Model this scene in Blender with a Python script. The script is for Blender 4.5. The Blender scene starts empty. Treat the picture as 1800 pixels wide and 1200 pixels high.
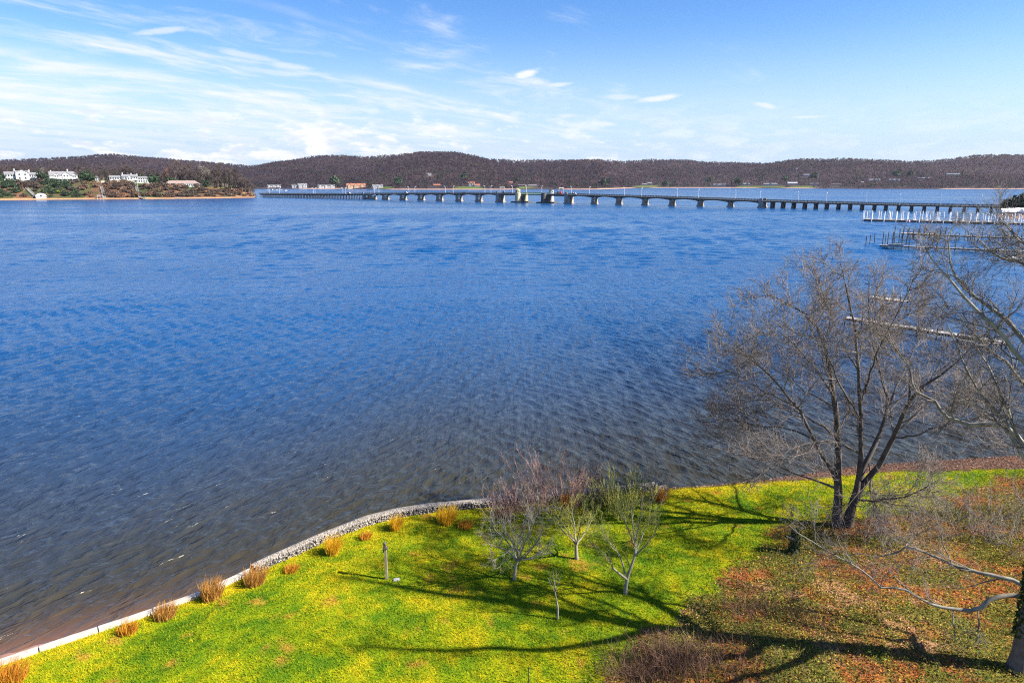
import bpy, math, random
import numpy as np
from mathutils import Vector, Matrix

S = bpy.context.scene
COL = S.collection
R = np.random.default_rng(7)
random.seed(7)

# ------------------------------------------------------------------ camera
CAM_Z = 21.5
PITCH = math.atan((600 - 318) / 1200)
cam_data = bpy.data.cameras.new("camera")
cam_data.lens = 24.0
cam_data.sensor_width = 36.0
cam_data.clip_start = 0.1
cam_data.clip_end = 20000.0
cam = bpy.data.objects.new("camera", cam_data)
cam.location = (0, 0, CAM_Z)
cam.rotation_euler = (math.pi / 2 - PITCH, 0, 0)
COL.objects.link(cam)
S.camera = cam

# ------------------------------------------------------------------ light and sky
SUN_EL = math.radians(37.0)
SUN_DIR = Vector((0.977 * math.cos(SUN_EL), -0.215 * math.cos(SUN_EL), math.sin(SUN_EL)))
SUN_ROT = math.atan2(SUN_DIR.x, SUN_DIR.y)
sun_data = bpy.data.lights.new("sun", 'SUN')
sun_data.energy = 4.8
sun_data.angle = math.radians(0.5)
sun_data.color = (1.0, 0.95, 0.86)
sun = bpy.data.objects.new("sun", sun_data)
sun.rotation_euler = SUN_DIR.to_track_quat('Z', 'Y').to_euler()
sun.location = (60, -20, 80)
COL.objects.link(sun)

S.view_settings.view_transform = 'Standard'
S.view_settings.look = 'None'
S.view_settings.gamma = 1.0
S.view_settings.use_curve_mapping = False
S.view_settings.exposure = 1.5
S.cycles.use_denoising = False
S.cycles.filter_width = 1.15
S.cycles.sample_clamp_indirect = 4.0
S.cycles.sample_clamp_direct = 0.8
SKY_STRENGTH = 0.1


class NT:
    """tiny helper for wiring node trees"""
    def __init__(self, tree):
        self.t = tree

    def n(self, kind, **kw):
        nd = self.t.nodes.new(kind)
        for k, v in kw.items():
            setattr(nd, k, v)
        return nd

    def put(self, sock, v):
        if hasattr(v, 'is_output'):
            self.t.links.new(v, sock)
        elif isinstance(v, (tuple, list)) and sock.type == 'RGBA' and len(v) == 3:
            sock.default_value = (*v, 1)
        else:
            sock.default_value = v

    def math(self, op, a, b=0.0, c=0.0, clamp=False):
        nd = self.n('ShaderNodeMath', operation=op, use_clamp=clamp)
        for i, v in enumerate((a, b, c)):
            self.put(nd.inputs[i], v)
        return nd.outputs[0]

    def ramp(self, v, a, b, lo=0.0, hi=1.0, smooth=True):
        nd = self.n('ShaderNodeMapRange', interpolation_type='SMOOTHSTEP' if smooth else 'LINEAR')
        for i, x in enumerate((v, a, b, lo, hi)):
            self.put(nd.inputs[i], x)
        return nd.outputs[0]

    def noise(self, vec, scale, detail=4.0, rough=0.55, dist=0.0, out=0):
        nd = self.n('ShaderNodeTexNoise')
        if vec is not None:
            self.put(nd.inputs['Vector'], vec)
        nd.inputs['Scale'].default_value = scale
        nd.inputs['Detail'].default_value = detail
        nd.inputs['Roughness'].default_value = rough
        nd.inputs['Distortion'].default_value = dist
        return nd.outputs[out]

    def xyz(self, x, y, z=0.0):
        nd = self.n('ShaderNodeCombineXYZ')
        for i, v in enumerate((x, y, z)):
            self.put(nd.inputs[i], v)
        return nd.outputs[0]

    def mix(self, f, a, b, mode='MIX'):
        nd = self.n('ShaderNodeMix', data_type='RGBA', blend_type=mode)
        self.put(nd.inputs[0], f)
        self.put(nd.inputs[6], a)
        self.put(nd.inputs[7], b)
        return nd.outputs[2]


world = bpy.data.worlds.new("World")
S.world = world
world.use_nodes = True
wt = world.node_tree
wt.nodes.clear()
W = NT(wt)
sky = W.n('ShaderNodeTexSky', sky_type='NISHITA')
sky.sun_disc = False
sky.sun_elevation = SUN_EL
sky.sun_rotation = SUN_ROT
sky.altitude = 0.0
sky.air_density = 1.0
sky.dust_density = 0.35
sky.ozone_density = 2.0
hsv = W.n('ShaderNodeHueSaturation')
hsv.inputs['Saturation'].default_value = 1.42
hsv.inputs['Hue'].default_value = 0.516
hsv.inputs['Value'].default_value = 0.69
wt.links.new(sky.outputs[0], hsv.inputs['Color'])
geo = W.n('ShaderNodeTexCoord')
sep = W.n('ShaderNodeSeparateXYZ')
wt.links.new(geo.outputs['Generated'], sep.inputs[0])
dx, dy, dz = sep.outputs
zc = W.math('MAXIMUM', dz, 0.0)
den = W.math('ADD', zc, 0.08)
qx = W.math('DIVIDE', dx, den)
qy = W.math('DIVIDE', dy, den)
along = W.math('ADD', W.math('MULTIPLY', qx, 0.6), W.math('MULTIPLY', qy, 0.8))
across = W.math('SUBTRACT', W.math('MULTIPLY', qx, 0.8), W.math('MULTIPLY', qy, 0.6))
az = W.math('ARCTAN2', dx, dy)
# fine cirrus combed along one wind direction
warp = W.noise(W.xyz(W.math('MULTIPLY', along, 0.6), across), 0.8, 3.0)
acw = W.math('ADD', across, W.math('MULTIPLY', W.math('SUBTRACT', warp, 0.5), 0.9))
c1 = W.noise(W.xyz(W.math('MULTIPLY', along, 0.85), W.math('MULTIPLY', acw, 2.3)), 1.0, 7.0, 0.64)
c2 = W.noise(W.xyz(W.math('MULTIPLY', along, 2.0), W.math('MULTIPLY', acw, 3.6), 3.7), 1.1, 6.0, 0.6)
cover = W.ramp(across, -1.2, -6.5)
cir = W.ramp(W.math('ADD', W.math('ADD', W.math('MULTIPLY', c1, 0.65), W.math('MULTIPLY', c2, 0.35)),
                    W.math('MULTIPLY', cover, 0.17)), 0.525, 0.79)
cir = W.math('MULTIPLY', W.math('MULTIPLY', cir, W.ramp(across, -0.9, -2.6)), W.ramp(dz, 0.015, 0.10, 0.25, 1.0))


def band(s0, wid, a0, a1, gain):
    """one long combed streak of cloud"""
    d = W.math('DIVIDE', W.math('SUBTRACT', acw, s0), wid)
    g = W.math('EXPONENT', W.math('MULTIPLY', W.math('MULTIPLY', d, d), -1.0))
    m = W.math('MULTIPLY', W.ramp(along, a0, a0 + 0.7), W.ramp(along, a1, a1 - 1.6))
    k = W.ramp(c2, 0.3, 0.66, 0.15, 1.0)
    return W.math('MULTIPLY', W.math('MULTIPLY', g, m), W.math('MULTIPLY', k, gain))


dens = cir
for b in ((-4.45, 0.20, -1.5, 3.6, 0.95), (-3.5, 0.11, 2.7, 4.7, 0.9), (-5.6, 0.16, 2.5, 5.8, 0.7),
          (-2.72, 0.05, 1.2, 3.1, 0.35), (-5.0, 0.3, 3.0, 8.0, 0.3), (-4.2, 0.22, 5.0, 11.0, 0.3)):
    dens = W.math('MAXIMUM', dens, band(*b))


def puff(x, y, wx, wy, gain, tilt=0.0):
    """one small fair-weather cloud at a direction given in radians"""
    a0, e0 = x, y
    da = W.math('SUBTRACT', az, a0)
    de = W.math('SUBTRACT', W.math('SUBTRACT', dz, e0), W.math('MULTIPLY', da, tilt))
    wob = W.math('SUBTRACT', W.noise(W.xyz(W.math('MULTIPLY', az, 45.0), W.math('MULTIPLY', dz, 110.0)), 1.0, 6.0, 0.65), 0.5)
    r2 = W.math('ADD', W.math('POWER', W.math('DIVIDE', da, wx), 2.0), W.math('POWER', W.math('DIVIDE', de, wy), 2.0))
    g = W.math('SUBTRACT', W.math('EXPONENT', W.math('MULTIPLY', r2, -1.0)), W.math('MULTIPLY', wob, -0.9))
    lim = W.ramp(r2, 3.2, 0.6)
    return W.math('MULTIPLY', W.math('MULTIPLY', W.ramp(g, 0.35, 1.0), lim), gain)


for p in ((0.020, 0.1415, 0.024, 0.0075, 1.0, 0.25), (0.066, 0.128, 0.026, 0.004, 0.7, 0.1), (0.200, 0.1085, 0.040, 0.0052, 0.85, 0.1),
          (0.150, 0.111, 0.035, 0.005, 0.5, -0.05), (0.338, 0.096, 0.020, 0.0042, 0.7, -0.22), (0.392, 0.080, 0.03, 0.0025, 0.5, 0.0),
          (0.128, 0.077, 0.022, 0.0045, 0.65, -0.05), (0.075, 0.088, 0.018, 0.004, 0.5, 0.0), (-0.445, 0.176, 0.05, 0.005, 0.6, 0.2),
          (-0.35, 0.155, 0.06, 0.006, 0.55, -0.15), (-0.30, 0.145, 0.045, 0.006, 0.6, -0.1)):
    dens = W.math('MAXIMUM', dens, puff(*p))
# low heaps of cumulus above the horizon
cv = W.xyz(W.math('MULTIPLY', az, 13.0), W.math('MULTIPLY', dz, 42.0))
cu = W.noise(cv, 1.25, 8.0, 0.58)
cu_big = W.noise(W.xyz(W.math('MULTIPLY', az, 3.0), W.math('MULTIPLY', dz, 9.0), 5.2), 1.0, 2.0)
el_mask = W.math('MULTIPLY', W.ramp(dz, 0.125, 0.05), W.ramp(dz, 0.0, 0.012))
az_mask = W.ramp(az, 0.45, -0.25, 0.2, 1.0)
cum = W.ramp(W.math('ADD', cu, W.math('MULTIPLY', W.math('SUBTRACT', cu_big, 0.5), 0.5)), 0.45, 0.55)
cum = W.math('MULTIPLY', W.math('MULTIPLY', cum, el_mask), az_mask)
# thin veil that whitens the sky low down
veil = W.math('MULTIPLY', W.ramp(dz, 0.20, 0.01), 0.97)
veil = W.math('MULTIPLY', veil, W.ramp(az, 0.8, -0.5, 0.9, 1.0))
K = 1.0 / (SKY_STRENGTH * 2 ** 1.5)
col = W.mix(veil, hsv.outputs[0], (0.57 * K, 0.74 * K, 1.0 * K))
col = W.mix(W.math('MULTIPLY', dens, 0.95), col, (1.0 * K, 1.02 * K, 1.06 * K))
cum_col = W.mix(W.ramp(W.noise(cv, 2.4, 6.0), 0.35, 0.65), (0.80 * K, 0.87 * K, 1.0 * K), (1.12 * K, 1.12 * K, 1.12 * K))
col = W.mix(W.math('MULTIPLY', cum, 0.9), col, cum_col)
bg = W.n('ShaderNodeBackground')
bg.inputs['Strength'].default_value = SKY_STRENGTH
wt.links.new(col, bg.inputs['Color'])
wo = W.n('ShaderNodeOutputWorld')
wt.links.new(bg.outputs[0], wo.inputs['Surface'])

# ------------------------------------------------------------------ helpers
SP, CP = math.sin(PITCH), math.cos(PITCH)


def ray(x, y):
    u, v = (x - 900) / 1200, (600 - y) / 1200
    return u, CP + v * SP, -SP + v * CP


def G(x, y, z=0.0):
    """the place on the level z that the photograph shows at pixel x, y"""
    a, b, c = ray(x, y)
    t = (z - CAM_Z) / c
    return np.array((a * t, b * t, z))


def D(x, y, Y):
    """the place at distance Y that the photograph shows at pixel x, y"""
    a, b, c = ray(x, y)
    t = Y / b
    return np.array((a * t, Y, CAM_Z + c * t))


def tag(o, label=None, cat=None, group=None, kind=None):
    for k, v in (('label', label), ('category', cat), ('group', group), ('kind', kind)):
        if v:
            o[k] = v
    return o


def empty(name, loc, rz=0.0, label=None, cat=None, group=None):
    o = bpy.data.objects.new(name, None)
    o.location = [float(v) for v in loc]
    o.rotation_euler = (0, 0, rz)
    o.empty_display_size = 0.1
    COL.objects.link(o)
    return tag(o, label, cat, group)


def mesh_np(name, verts, faces, mat, parent=None, smooth=False, colors=None):
    """verts (N,3); faces a list of int arrays, each (M,3) or (M,4)"""
    me = bpy.data.meshes.new(name)
    verts = np.asarray(verts, dtype=np.float32)
    me.vertices.add(len(verts))
    me.vertices.foreach_set('co', verts.ravel())
    if not isinstance(faces, list):
        faces = [faces]
    faces = [np.asarray(f, dtype=np.int32) for f in faces if len(f)]
    nl = sum(f.size for f in faces)
    npoly = sum(len(f) for f in faces)
    me.loops.add(nl)
    me.loops.foreach_set('vertex_index', np.concatenate([f.ravel() for f in faces]))
    me.polygons.add(npoly)
    tot = np.concatenate([np.full(len(f), f.shape[1], np.int32) for f in faces])
    start = np.concatenate([[0], np.cumsum(tot)[:-1]]).astype(np.int32)
    me.polygons.foreach_set('loop_start', start)
    if smooth:
        me.polygons.foreach_set('use_smooth', np.ones(npoly, dtype=bool))
    if colors is not None:
        ca = me.color_attributes.new('Col', 'FLOAT_COLOR', 'POINT')
        c4 = np.ones((len(verts), 4), np.float32)
        c4[:, :3] = colors
        ca.data.foreach_set('color', c4.ravel())
    me.update(calc_edges=True)
    me.materials.append(mat)
    o = bpy.data.objects.new(name, me)
    COL.objects.link(o)
    if parent is not None:
        o.parent = parent
    return o


def share(name, src, parent=None, loc=(0, 0, 0), rz=0.0, sc=1.0):
    o = src.copy()
    o.name = name
    COL.objects.link(o)
    o.parent = parent
    o.location = [float(v) for v in loc]
    o.rotation_euler = (0, 0, rz)
    o.scale = (sc, sc, sc) if not isinstance(sc, (tuple, list)) else sc
    return o


class MB:
    """collects simple solids into one mesh"""
    def __init__(self):
        self.v, self.f = [], []

    def add(self, vs, fs):
        b = len(self.v)
        self.v += [tuple(float(c) for c in p) for p in vs]
        self.f += [[i + b for i in f] for f in fs]
        return self

    def box(self, x0, x1, y0, y1, z0, z1, m=None):
        vs = [(x, y, z) for z in (z0, z1) for x, y in ((x0, y0), (x1, y0), (x1, y1), (x0, y1))]
        if m is not None:
            vs = [m @ Vector(p) for p in vs]
        return self.add(vs, [(3, 2, 1, 0), (4, 5, 6, 7), (0, 1, 5, 4), (1, 2, 6, 5), (2, 3, 7, 6), (3, 0, 4, 7)])

    def frustum(self, b0, b1, z0, z1):
        """b = (x0, x1, y0, y1) at bottom and top"""
        vs = [(x, y, z0) for x, y in ((b0[0], b0[2]), (b0[1], b0[2]), (b0[1], b0[3]), (b0[0], b0[3]))]
        vs += [(x, y, z1) for x, y in ((b1[0], b1[2]), (b1[1], b1[2]), (b1[1], b1[3]), (b1[0], b1[3]))]
        return self.add(vs, [(3, 2, 1, 0), (4, 5, 6, 7), (0, 1, 5, 4), (1, 2, 6, 5), (2, 3, 7, 6), (3, 0, 4, 7)])

    def beam(self, p0, p1, w, h=None):
        p0, p1 = Vector([float(c) for c in p0]), Vector([float(c) for c in p1])
        d = (p1 - p0)
        L = d.length
        d.normalize()
        up = Vector((0, 0, 1)) if abs(d.z) < 0.95 else Vector((0, 1, 0))
        s = d.cross(up).normalized()
        t = s.cross(d)
        m = Matrix((s, d, t)).transposed().to_4x4()
        m.translation = p0
        h = w if h is None else h
        return self.box(-w / 2, w / 2, 0, L, -h / 2, h / 2, m)

    def cyl(self, p0, p1, r0, r1=None, n=8, cap=True):
        p0, p1 = Vector([float(c) for c in p0]), Vector([float(c) for c in p1])
        r1 = r0 if r1 is None else r1
        d = (p1 - p0).normalized()
        up = Vector((0, 0, 1)) if abs(d.z) < 0.9 else Vector((0, 1, 0))
        s = d.cross(up).normalized()
        t = s.cross(d)
        vs = [p + (s * math.cos(a) + t * math.sin(a)) * r for p, r in ((p0, r0), (p1, r1))
              for a in [2 * math.pi * i / n for i in range(n)]]
        fs = [(i, n + i, n + (i + 1) % n, (i + 1) % n) for i in range(n)]
        if cap:
            fs += [tuple(range(n)), tuple(range(2 * n - 1, n - 1, -1))]
        return self.add(vs, fs)

    def gable(self, x0, x1, y0, y1, z0, zr, axis='x', over=0.0, hip=0.0):
        """solid pitched roof; axis is the ridge direction; hip pulls the ridge ends in"""
        x0, x1, y0, y1 = x0 - over, x1 + over, y0 - over, y1 + over
        if axis == 'x':
            ym = (y0 + y1) / 2
            r = [(x0 + hip, ym, zr), (x1 - hip, ym, zr)]
            vs = [(x0, y0, z0), (x1, y0, z0), (x1, y1, z0), (x0, y1, z0)] + r
            fs = [(0, 1, 5, 4), (2, 3, 4, 5), (1, 2, 5), (3, 0, 4), (3, 2, 1, 0)]
        else:
            xm = (x0 + x1) / 2
            r = [(xm, y0 + hip, zr), (xm, y1 - hip, zr)]
            vs = [(x0, y0, z0), (x1, y0, z0), (x1, y1, z0), (x0, y1, z0)] + r
            fs = [(0, 1, 4), (1, 2, 5, 4), (2, 3, 5), (3, 0, 4, 5), (3, 2, 1, 0)]
        return self.add(vs, fs)

    def build(self, name, mat, parent=None, smooth=False):
        me = bpy.data.meshes.new(name)
        me.from_pydata(self.v, [], self.f)
        me.update()
        if smooth:
            me.polygons.foreach_set('use_smooth', np.ones(len(me.polygons), dtype=bool))
        me.materials.append(mat)
        o = bpy.data.objects.new(name, me)
        COL.objects.link(o)
        if parent is not None:
            o.parent = parent
        return o


_lat = np.random.default_rng(3).random((256, 256))


def vnoise(x, y):
    xi, yi = np.floor(x).astype(int), np.floor(y).astype(int)
    fx, fy = x - xi, y - yi
    fx, fy = fx * fx * (3 - 2 * fx), fy * fy * (3 - 2 * fy)
    g = lambda a, b: _lat[a & 255, b & 255]
    return (g(xi, yi) * (1 - fx) + g(xi + 1, yi) * fx) * (1 - fy) + (g(xi, yi + 1) * (1 - fx) + g(xi + 1, yi + 1) * fx) * fy


def fbm(x, y, sc=1.0, oc=4):
    s, a, t = 0.0, 1.0, 0.0
    x, y = np.asarray(x, float) * sc, np.asarray(y, float) * sc
    for i in range(oc):
        s = s + a * vnoise(x + 17.3 * i, y + 9.1 * i)
        t += a
        a *= 0.55
        x, y = x * 2.03, y * 2.03
    return s / t


def sstep(a, b, x):
    t = np.clip((np.asarray(x, float) - a) / (b - a), 0, 1)
    return t * t * (3 - 2 * t)


def lerp(a, b, t):
    return np.asarray(a) * (1 - t) + np.asarray(b) * t


def in_poly(px, py, poly):
    inside = np.zeros(np.shape(px), bool)
    n = len(poly)
    for i in range(n):
        x0, y0 = poly[i]
        x1, y1 = poly[(i + 1) % n]
        c = ((y0 > py) != (y1 > py)) & (px < (x1 - x0) * (py - y0) / (y1 - y0 + 1e-12) + x0)
        inside ^= c
    return inside


# ------------------------------------------------------------------ materials
def mat(name, c0, c1=None, scale=4.0, rough=0.8, bump=0.0, bscale=None, metallic=0.0, vary=0.0, coords='Object', spec=None):
    m = bpy.data.materials.new(name)
    m.use_nodes = True
    t = NT(m.node_tree)
    b = m.node_tree.nodes['Principled BSDF']
    b.inputs['Roughness'].default_value = rough
    b.inputs['Metallic'].default_value = metallic
    if spec is not None:
        b.inputs['Specular IOR Level'].default_value = spec
    tc = t.n('ShaderNodeTexCoord').outputs[coords]
    n1 = t.noise(tc, scale, 6.0, 0.6)
    c1 = c1 or tuple(v * 0.75 for v in c0)
    col = t.mix(t.ramp(n1, 0.32, 0.68), tuple(c0), tuple(c1))
    if vary:
        oi = t.n('ShaderNodeObjectInfo').outputs['Random']
        h = t.n('ShaderNodeHueSaturation')
        t.put(h.inputs['Color'], col)
        t.put(h.inputs['Value'], t.ramp(oi, 0, 1, 1 - vary, 1 + vary, False))
        t.put(h.inputs['Hue'], t.ramp(t.math('FRACT', t.math('MULTIPLY', oi, 7.31)), 0, 1, 0.5 - vary * 0.06, 0.5 + vary * 0.06, False))
        col = h.outputs[0]
    t.put(b.inputs['Base Color'], col)
    if bump:
        bn = t.n('ShaderNodeBump')
        bn.inputs['Strength'].default_value = bump
        t.put(bn.inputs['Height'], t.noise(tc, bscale or scale * 3, 6.0, 0.65))
        t.put(b.inputs['Normal'], bn.outputs[0])
    return m


def vmat(name, rough=0.8, nscale=0.0, namt=0.0, bump=0.0, bscale=8.0, spec=0.3, trans=0.0):
    """material whose colour is the mesh's own colour attribute, broken up by noise"""
    m = bpy.data.materials.new(name)
    m.use_nodes = True
    t = NT(m.node_tree)
    b = m.node_tree.nodes['Principled BSDF']
    b.inputs['Roughness'].default_value = rough
    b.inputs['Specular IOR Level'].default_value = spec
    at = t.n('ShaderNodeAttribute', attribute_name='Col').outputs['Color']
    tc = t.n('ShaderNodeTexCoord').outputs['Object']
    if namt:
        f = t.ramp(t.noise(tc, nscale, 6.0, 0.65), 0.25, 0.75, 1 - namt, 1 + namt)
        at = t.mix(1.0, at, t.xyz(f, f, f), 'MULTIPLY')
    t.put(b.inputs['Base Color'], at)
    if bump:
        bn = t.n('ShaderNodeBump')
        bn.inputs['Strength'].default_value = bump
        t.put(bn.inputs['Height'], t.noise(tc, bscale, 6.0, 0.65))
        t.put(b.inputs['Normal'], bn.outputs[0])
    if trans:
        tr = t.n('ShaderNodeBsdfTranslucent')
        t.put(tr.inputs['Color'], at)
        mx = t.n('ShaderNodeMixShader')
        mx.inputs[0].default_value = trans
        out = m.node_tree.nodes['Material Output']
        m.node_tree.links.new(b.outputs[0], mx.inputs[1])
        m.node_tree.links.new(tr.outputs[0], mx.inputs[2])
        m.node_tree.links.new(mx.outputs[0], out.inputs['Surface'])
    return m


M = {}
M['bark'] = mat('bark', (0.075, 0.062, 0.052), (0.15, 0.13, 0.11), 3.0, 0.9, 0.6, 14.0)
M['bark_dark'] = mat('bark_dark', (0.045, 0.036, 0.032), (0.11, 0.092, 0.078), 2.5, 0.9, 0.7, 12.0)
M['bark_pale'] = mat('bark_pale', (0.30, 0.28, 0.21), (0.13, 0.11, 0.085), 1.6, 0.85, 0.4, 9.0)
M['twig'] = mat('twig', (0.21, 0.172, 0.15), (0.115, 0.092, 0.08), 2.0, 0.85)
M['twig_pale'] = mat('twig_pale', (0.19, 0.16, 0.135), (0.095, 0.078, 0.066), 2.0, 0.85)
M['twig_pink'] = mat('twig_pink', (0.48, 0.28, 0.22), (0.32, 0.19, 0.15), 2.0, 0.8)
M['twig_green'] = mat('twig_green', (0.34, 0.33, 0.05), (0.22, 0.21, 0.06), 2.0, 0.8)
M['twig_grey'] = mat('twig_grey', (0.28, 0.25, 0.19), (0.16, 0.14, 0.11), 2.0, 0.85)
M['far_twig'] = mat('far_twig', (0.10, 0.068, 0.056), (0.065, 0.046, 0.042), 0.2, 0.9, vary=0.3)
M['far_bark'] = mat('far_bark', (0.13, 0.11, 0.095), (0.08, 0.066, 0.06), 0.5, 0.9, vary=0.3)
M['far_red'] = mat('far_red', (0.26, 0.085, 0.05), (0.18, 0.07, 0.05), 0.2, 0.9, vary=0.2)
M['evergreen'] = mat('evergreen', (0.020, 0.042, 0.016), (0.034, 0.062, 0.02), 0.5, 0.85, vary=0.3)
M['shrub_brown'] = mat('shrub_brown', (0.09, 0.058, 0.038), (0.055, 0.04, 0.03), 0.6, 0.9, vary=0.3)
M['shrub_tan'] = mat('shrub_tan', (0.20, 0.11, 0.06), (0.13, 0.075, 0.045), 0.6, 0.9, vary=0.2)
M['shrub_yellow'] = mat('shrub_yellow', (0.45, 0.42, 0.02), (0.30, 0.30, 0.02), 0.6, 0.9)
M['white'] = mat('white_paint', (0.46, 0.46, 0.455), (0.40, 0.40, 0.395), 0.4, 0.55)
M['bright_white'] = mat('bright_white_paint', (0.80, 0.80, 0.79), (0.72, 0.72, 0.70), 0.6, 0.5)
M['kerb'] = mat('weathered_kerb', (0.22, 0.20, 0.175), (0.13, 0.115, 0.10), 1.5, 0.9, 0.4, 8.0)
M['cream'] = mat('cream_concrete', (0.56, 0.48, 0.29), (0.46, 0.38, 0.22), 0.4, 0.8, 0.2, 2.0)
M['concrete'] = mat('concrete', (0.34, 0.31, 0.26), (0.24, 0.21, 0.18), 0.5, 0.9, 0.3, 3.0)
M['concrete_dark'] = mat('concrete_dark', (0.10, 0.095, 0.085), (0.055, 0.05, 0.045), 0.5, 0.9, 0.3, 3.0)
M['girder'] = mat('girder_paint', (0.055, 0.065, 0.055), (0.035, 0.04, 0.035), 0.3, 0.7)
M['green_steel'] = mat('green_steel', (0.20, 0.30, 0.17), (0.14, 0.22, 0.13), 0.4, 0.6)
M['rail'] = mat('railing_concrete', (0.15, 0.135, 0.105), (0.10, 0.09, 0.07), 0.3, 0.85)
M['asphalt'] = mat('asphalt', (0.055, 0.055, 0.055), (0.04, 0.04, 0.04), 0.5, 0.9)
M['pile'] = mat('old_timber', (0.12, 0.095, 0.075), (0.06, 0.048, 0.04), 1.0, 0.9, 0.3)
M['pile_pale'] = mat('weathered_timber', (0.30, 0.27, 0.23), (0.18, 0.16, 0.135), 1.0, 0.9, 0.3)
M['plank'] = mat('grey_planks', (0.40, 0.38, 0.35), (0.27, 0.25, 0.23), 1.2, 0.85, 0.2, vary=0.2)
M['lamp_metal'] = mat('galvanised_steel', (0.66, 0.67, 0.68), (0.58, 0.59, 0.60), 1.0, 0.5)
M['window'] = mat('window_glass', (0.03, 0.035, 0.045), (0.05, 0.06, 0.07), 0.3, 0.12)
M['roof_grey'] = mat('grey_shingle', (0.22, 0.215, 0.22), (0.15, 0.145, 0.15), 0.8, 0.9)
M['roof_dark'] = mat('dark_shingle', (0.10, 0.095, 0.10), (0.07, 0.065, 0.07), 0.8, 0.9)
M['roof_brown'] = mat('brown_shingle', (0.30, 0.215, 0.18), (0.22, 0.155, 0.13), 0.8, 0.9)
M['roof_red'] = mat('red_tile', (0.40, 0.14, 0.07), (0.30, 0.10, 0.06), 0.8, 0.85)
M['wall_grey'] = mat('grey_siding', (0.50, 0.49, 0.47), (0.42, 0.41, 0.40), 0.4, 0.8)
M['wall_tan'] = mat('tan_stucco', (0.62, 0.42, 0.25), (0.52, 0.35, 0.20), 0.4, 0.85)
M['wall_brown'] = mat('brown_siding', (0.16, 0.10, 0.07), (0.12, 0.075, 0.05), 0.4, 0.85)
M['wall_blue'] = mat('blue_grey_siding', (0.20, 0.27, 0.32), (0.15, 0.20, 0.25), 0.4, 0.8)
M['red_paint'] = mat('red_car_paint', (0.50, 0.02, 0.05), (0.45, 0.02, 0.04), 0.5, 0.3)
M['black_paint'] = mat('dark_car_paint', (0.03, 0.03, 0.035), (0.025, 0.025, 0.03), 0.5, 0.3)
M['tyre'] = mat('tyre_rubber', (0.02, 0.02, 0.02), (0.015, 0.015, 0.015), 2.0, 0.9)
M['stone'] = mat('pale_stone', (0.55, 0.53, 0.49), (0.38, 0.36, 0.33), 3.0, 0.9, 0.5)
M['cap'] = mat('bleached_cap', (0.50, 0.45, 0.37), (0.32, 0.28, 0.23), 2.5, 0.85, 0.35, 10.0)
M['pink'] = mat('pink_float', (0.62, 0.30, 0.33), (0.55, 0.26, 0.30), 2.0, 0.5)
M['ivy'] = mat('ivy_leaves', (0.045, 0.075, 0.02), (0.025, 0.045, 0.015), 4.0, 0.6)
M['wrap'] = mat('white_shrink_wrap', (0.80, 0.80, 0.80), (0.74, 0.75, 0.77), 0.6, 0.35, 0.2, 1.5)
M['post'] = mat('post_timber', (0.36, 0.29, 0.19), (0.22, 0.17, 0.11), 3.0, 0.9, 0.4)
M['iron'] = mat('dark_iron', (0.04, 0.04, 0.04), (0.03, 0.028, 0.025), 3.0, 0.6)
M['leafmat'] = vmat('leaf_surface', 0.75, spec=0.2, trans=0.25)
M['vcol'] = vmat('far_foliage', 0.9, spec=0.1)

# ------------------------------------------------------------------ the near shore: where land meets water
SHORE_PX = [(-400, 1320), (-150, 1215), (0, 1163), (120, 1122), (240, 1083), (345, 1046), (400, 1022), (470, 988), (560, 948),
            (640, 917), (700, 902), (760, 893), (850, 885), (960, 876), (1060, 866), (1170, 853), (1250, 847), (1330, 839),
            (1420, 827), (1500, 815), (1580, 809), (1650, 805), (1720, 800), (1800, 795), (1900, 790), (2300, 770)]
SHORE = np.array([G(x, y, 1.5)[:2] for x, y in SHORE_PX])


def y_shore(x):
    return np.interp(x, SHORE[:, 0], SHORE[:, 1])


X_WALL_END = float(G(1150, 855, 1.5)[0])
X_CAP_END = float(G(440, 1003, 1.5)[0])
BRUSH = [tuple(G(x, y, 1.5)[:2]) for x, y in [(1035, 1240), (1090, 1165), (1120, 1130), (1165, 1095), (1205, 1070), (1250, 1035), (1290, 1000),
         (1330, 968), (1365, 940), (1400, 925), (1440, 918), (1520, 906), (1600, 902), (1690, 893), (1800, 880), (2200, 860), (2600, 1500), (900, 2600)]]
BRUSH_FAR = [tuple(G(x, y, 1.5)[:2]) for x, y in [(1640, 905), (1665, 878), (1700, 862), (1740, 846), (1800, 838), (1850, 815), (2300, 790), (2300, 900), (1700, 900)]]


def brush_mask(x, y):
    jx = x + (fbm(x, y, 0.8, 3) - 0.5) * 2.2
    jy = y + (fbm(x + 40, y + 13, 0.8, 3) - 0.5) * 2.2
    return in_poly(jx, jy, BRUSH) | in_poly(jx, jy, BRUSH_FAR)


def ground_z(x, d):
    """height of the near land; d is the distance inland from the shoreline"""
    u = (fbm(x, d, 0.22, 3) - 0.5) * 0.35 * sstep(0.5, 4, d)
    slope = lerp(-0.9, 1.5, sstep(-1.8, 0.7, d))
    wall = np.where(d > -0.02, 1.5, -0.9)
    k = sstep(X_WALL_END - 0.5, X_WALL_END + 1.5, x)
    rise = 0.45 * sstep(6, 16, d) * sstep(6, 18, x)
    return lerp(wall, slope, k) + u + rise


def lz(x, y):
    return float(ground_z(np.array([x]), np.array([y_shore(x) - y]))[0])


def L(x, y):
    """point of the near land seen at a pixel"""
    z = 1.5
    for _ in range(5):
        p = G(x, y, z)
        z = lz(p[0], p[1])
    p[2] = z
    return p


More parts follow.
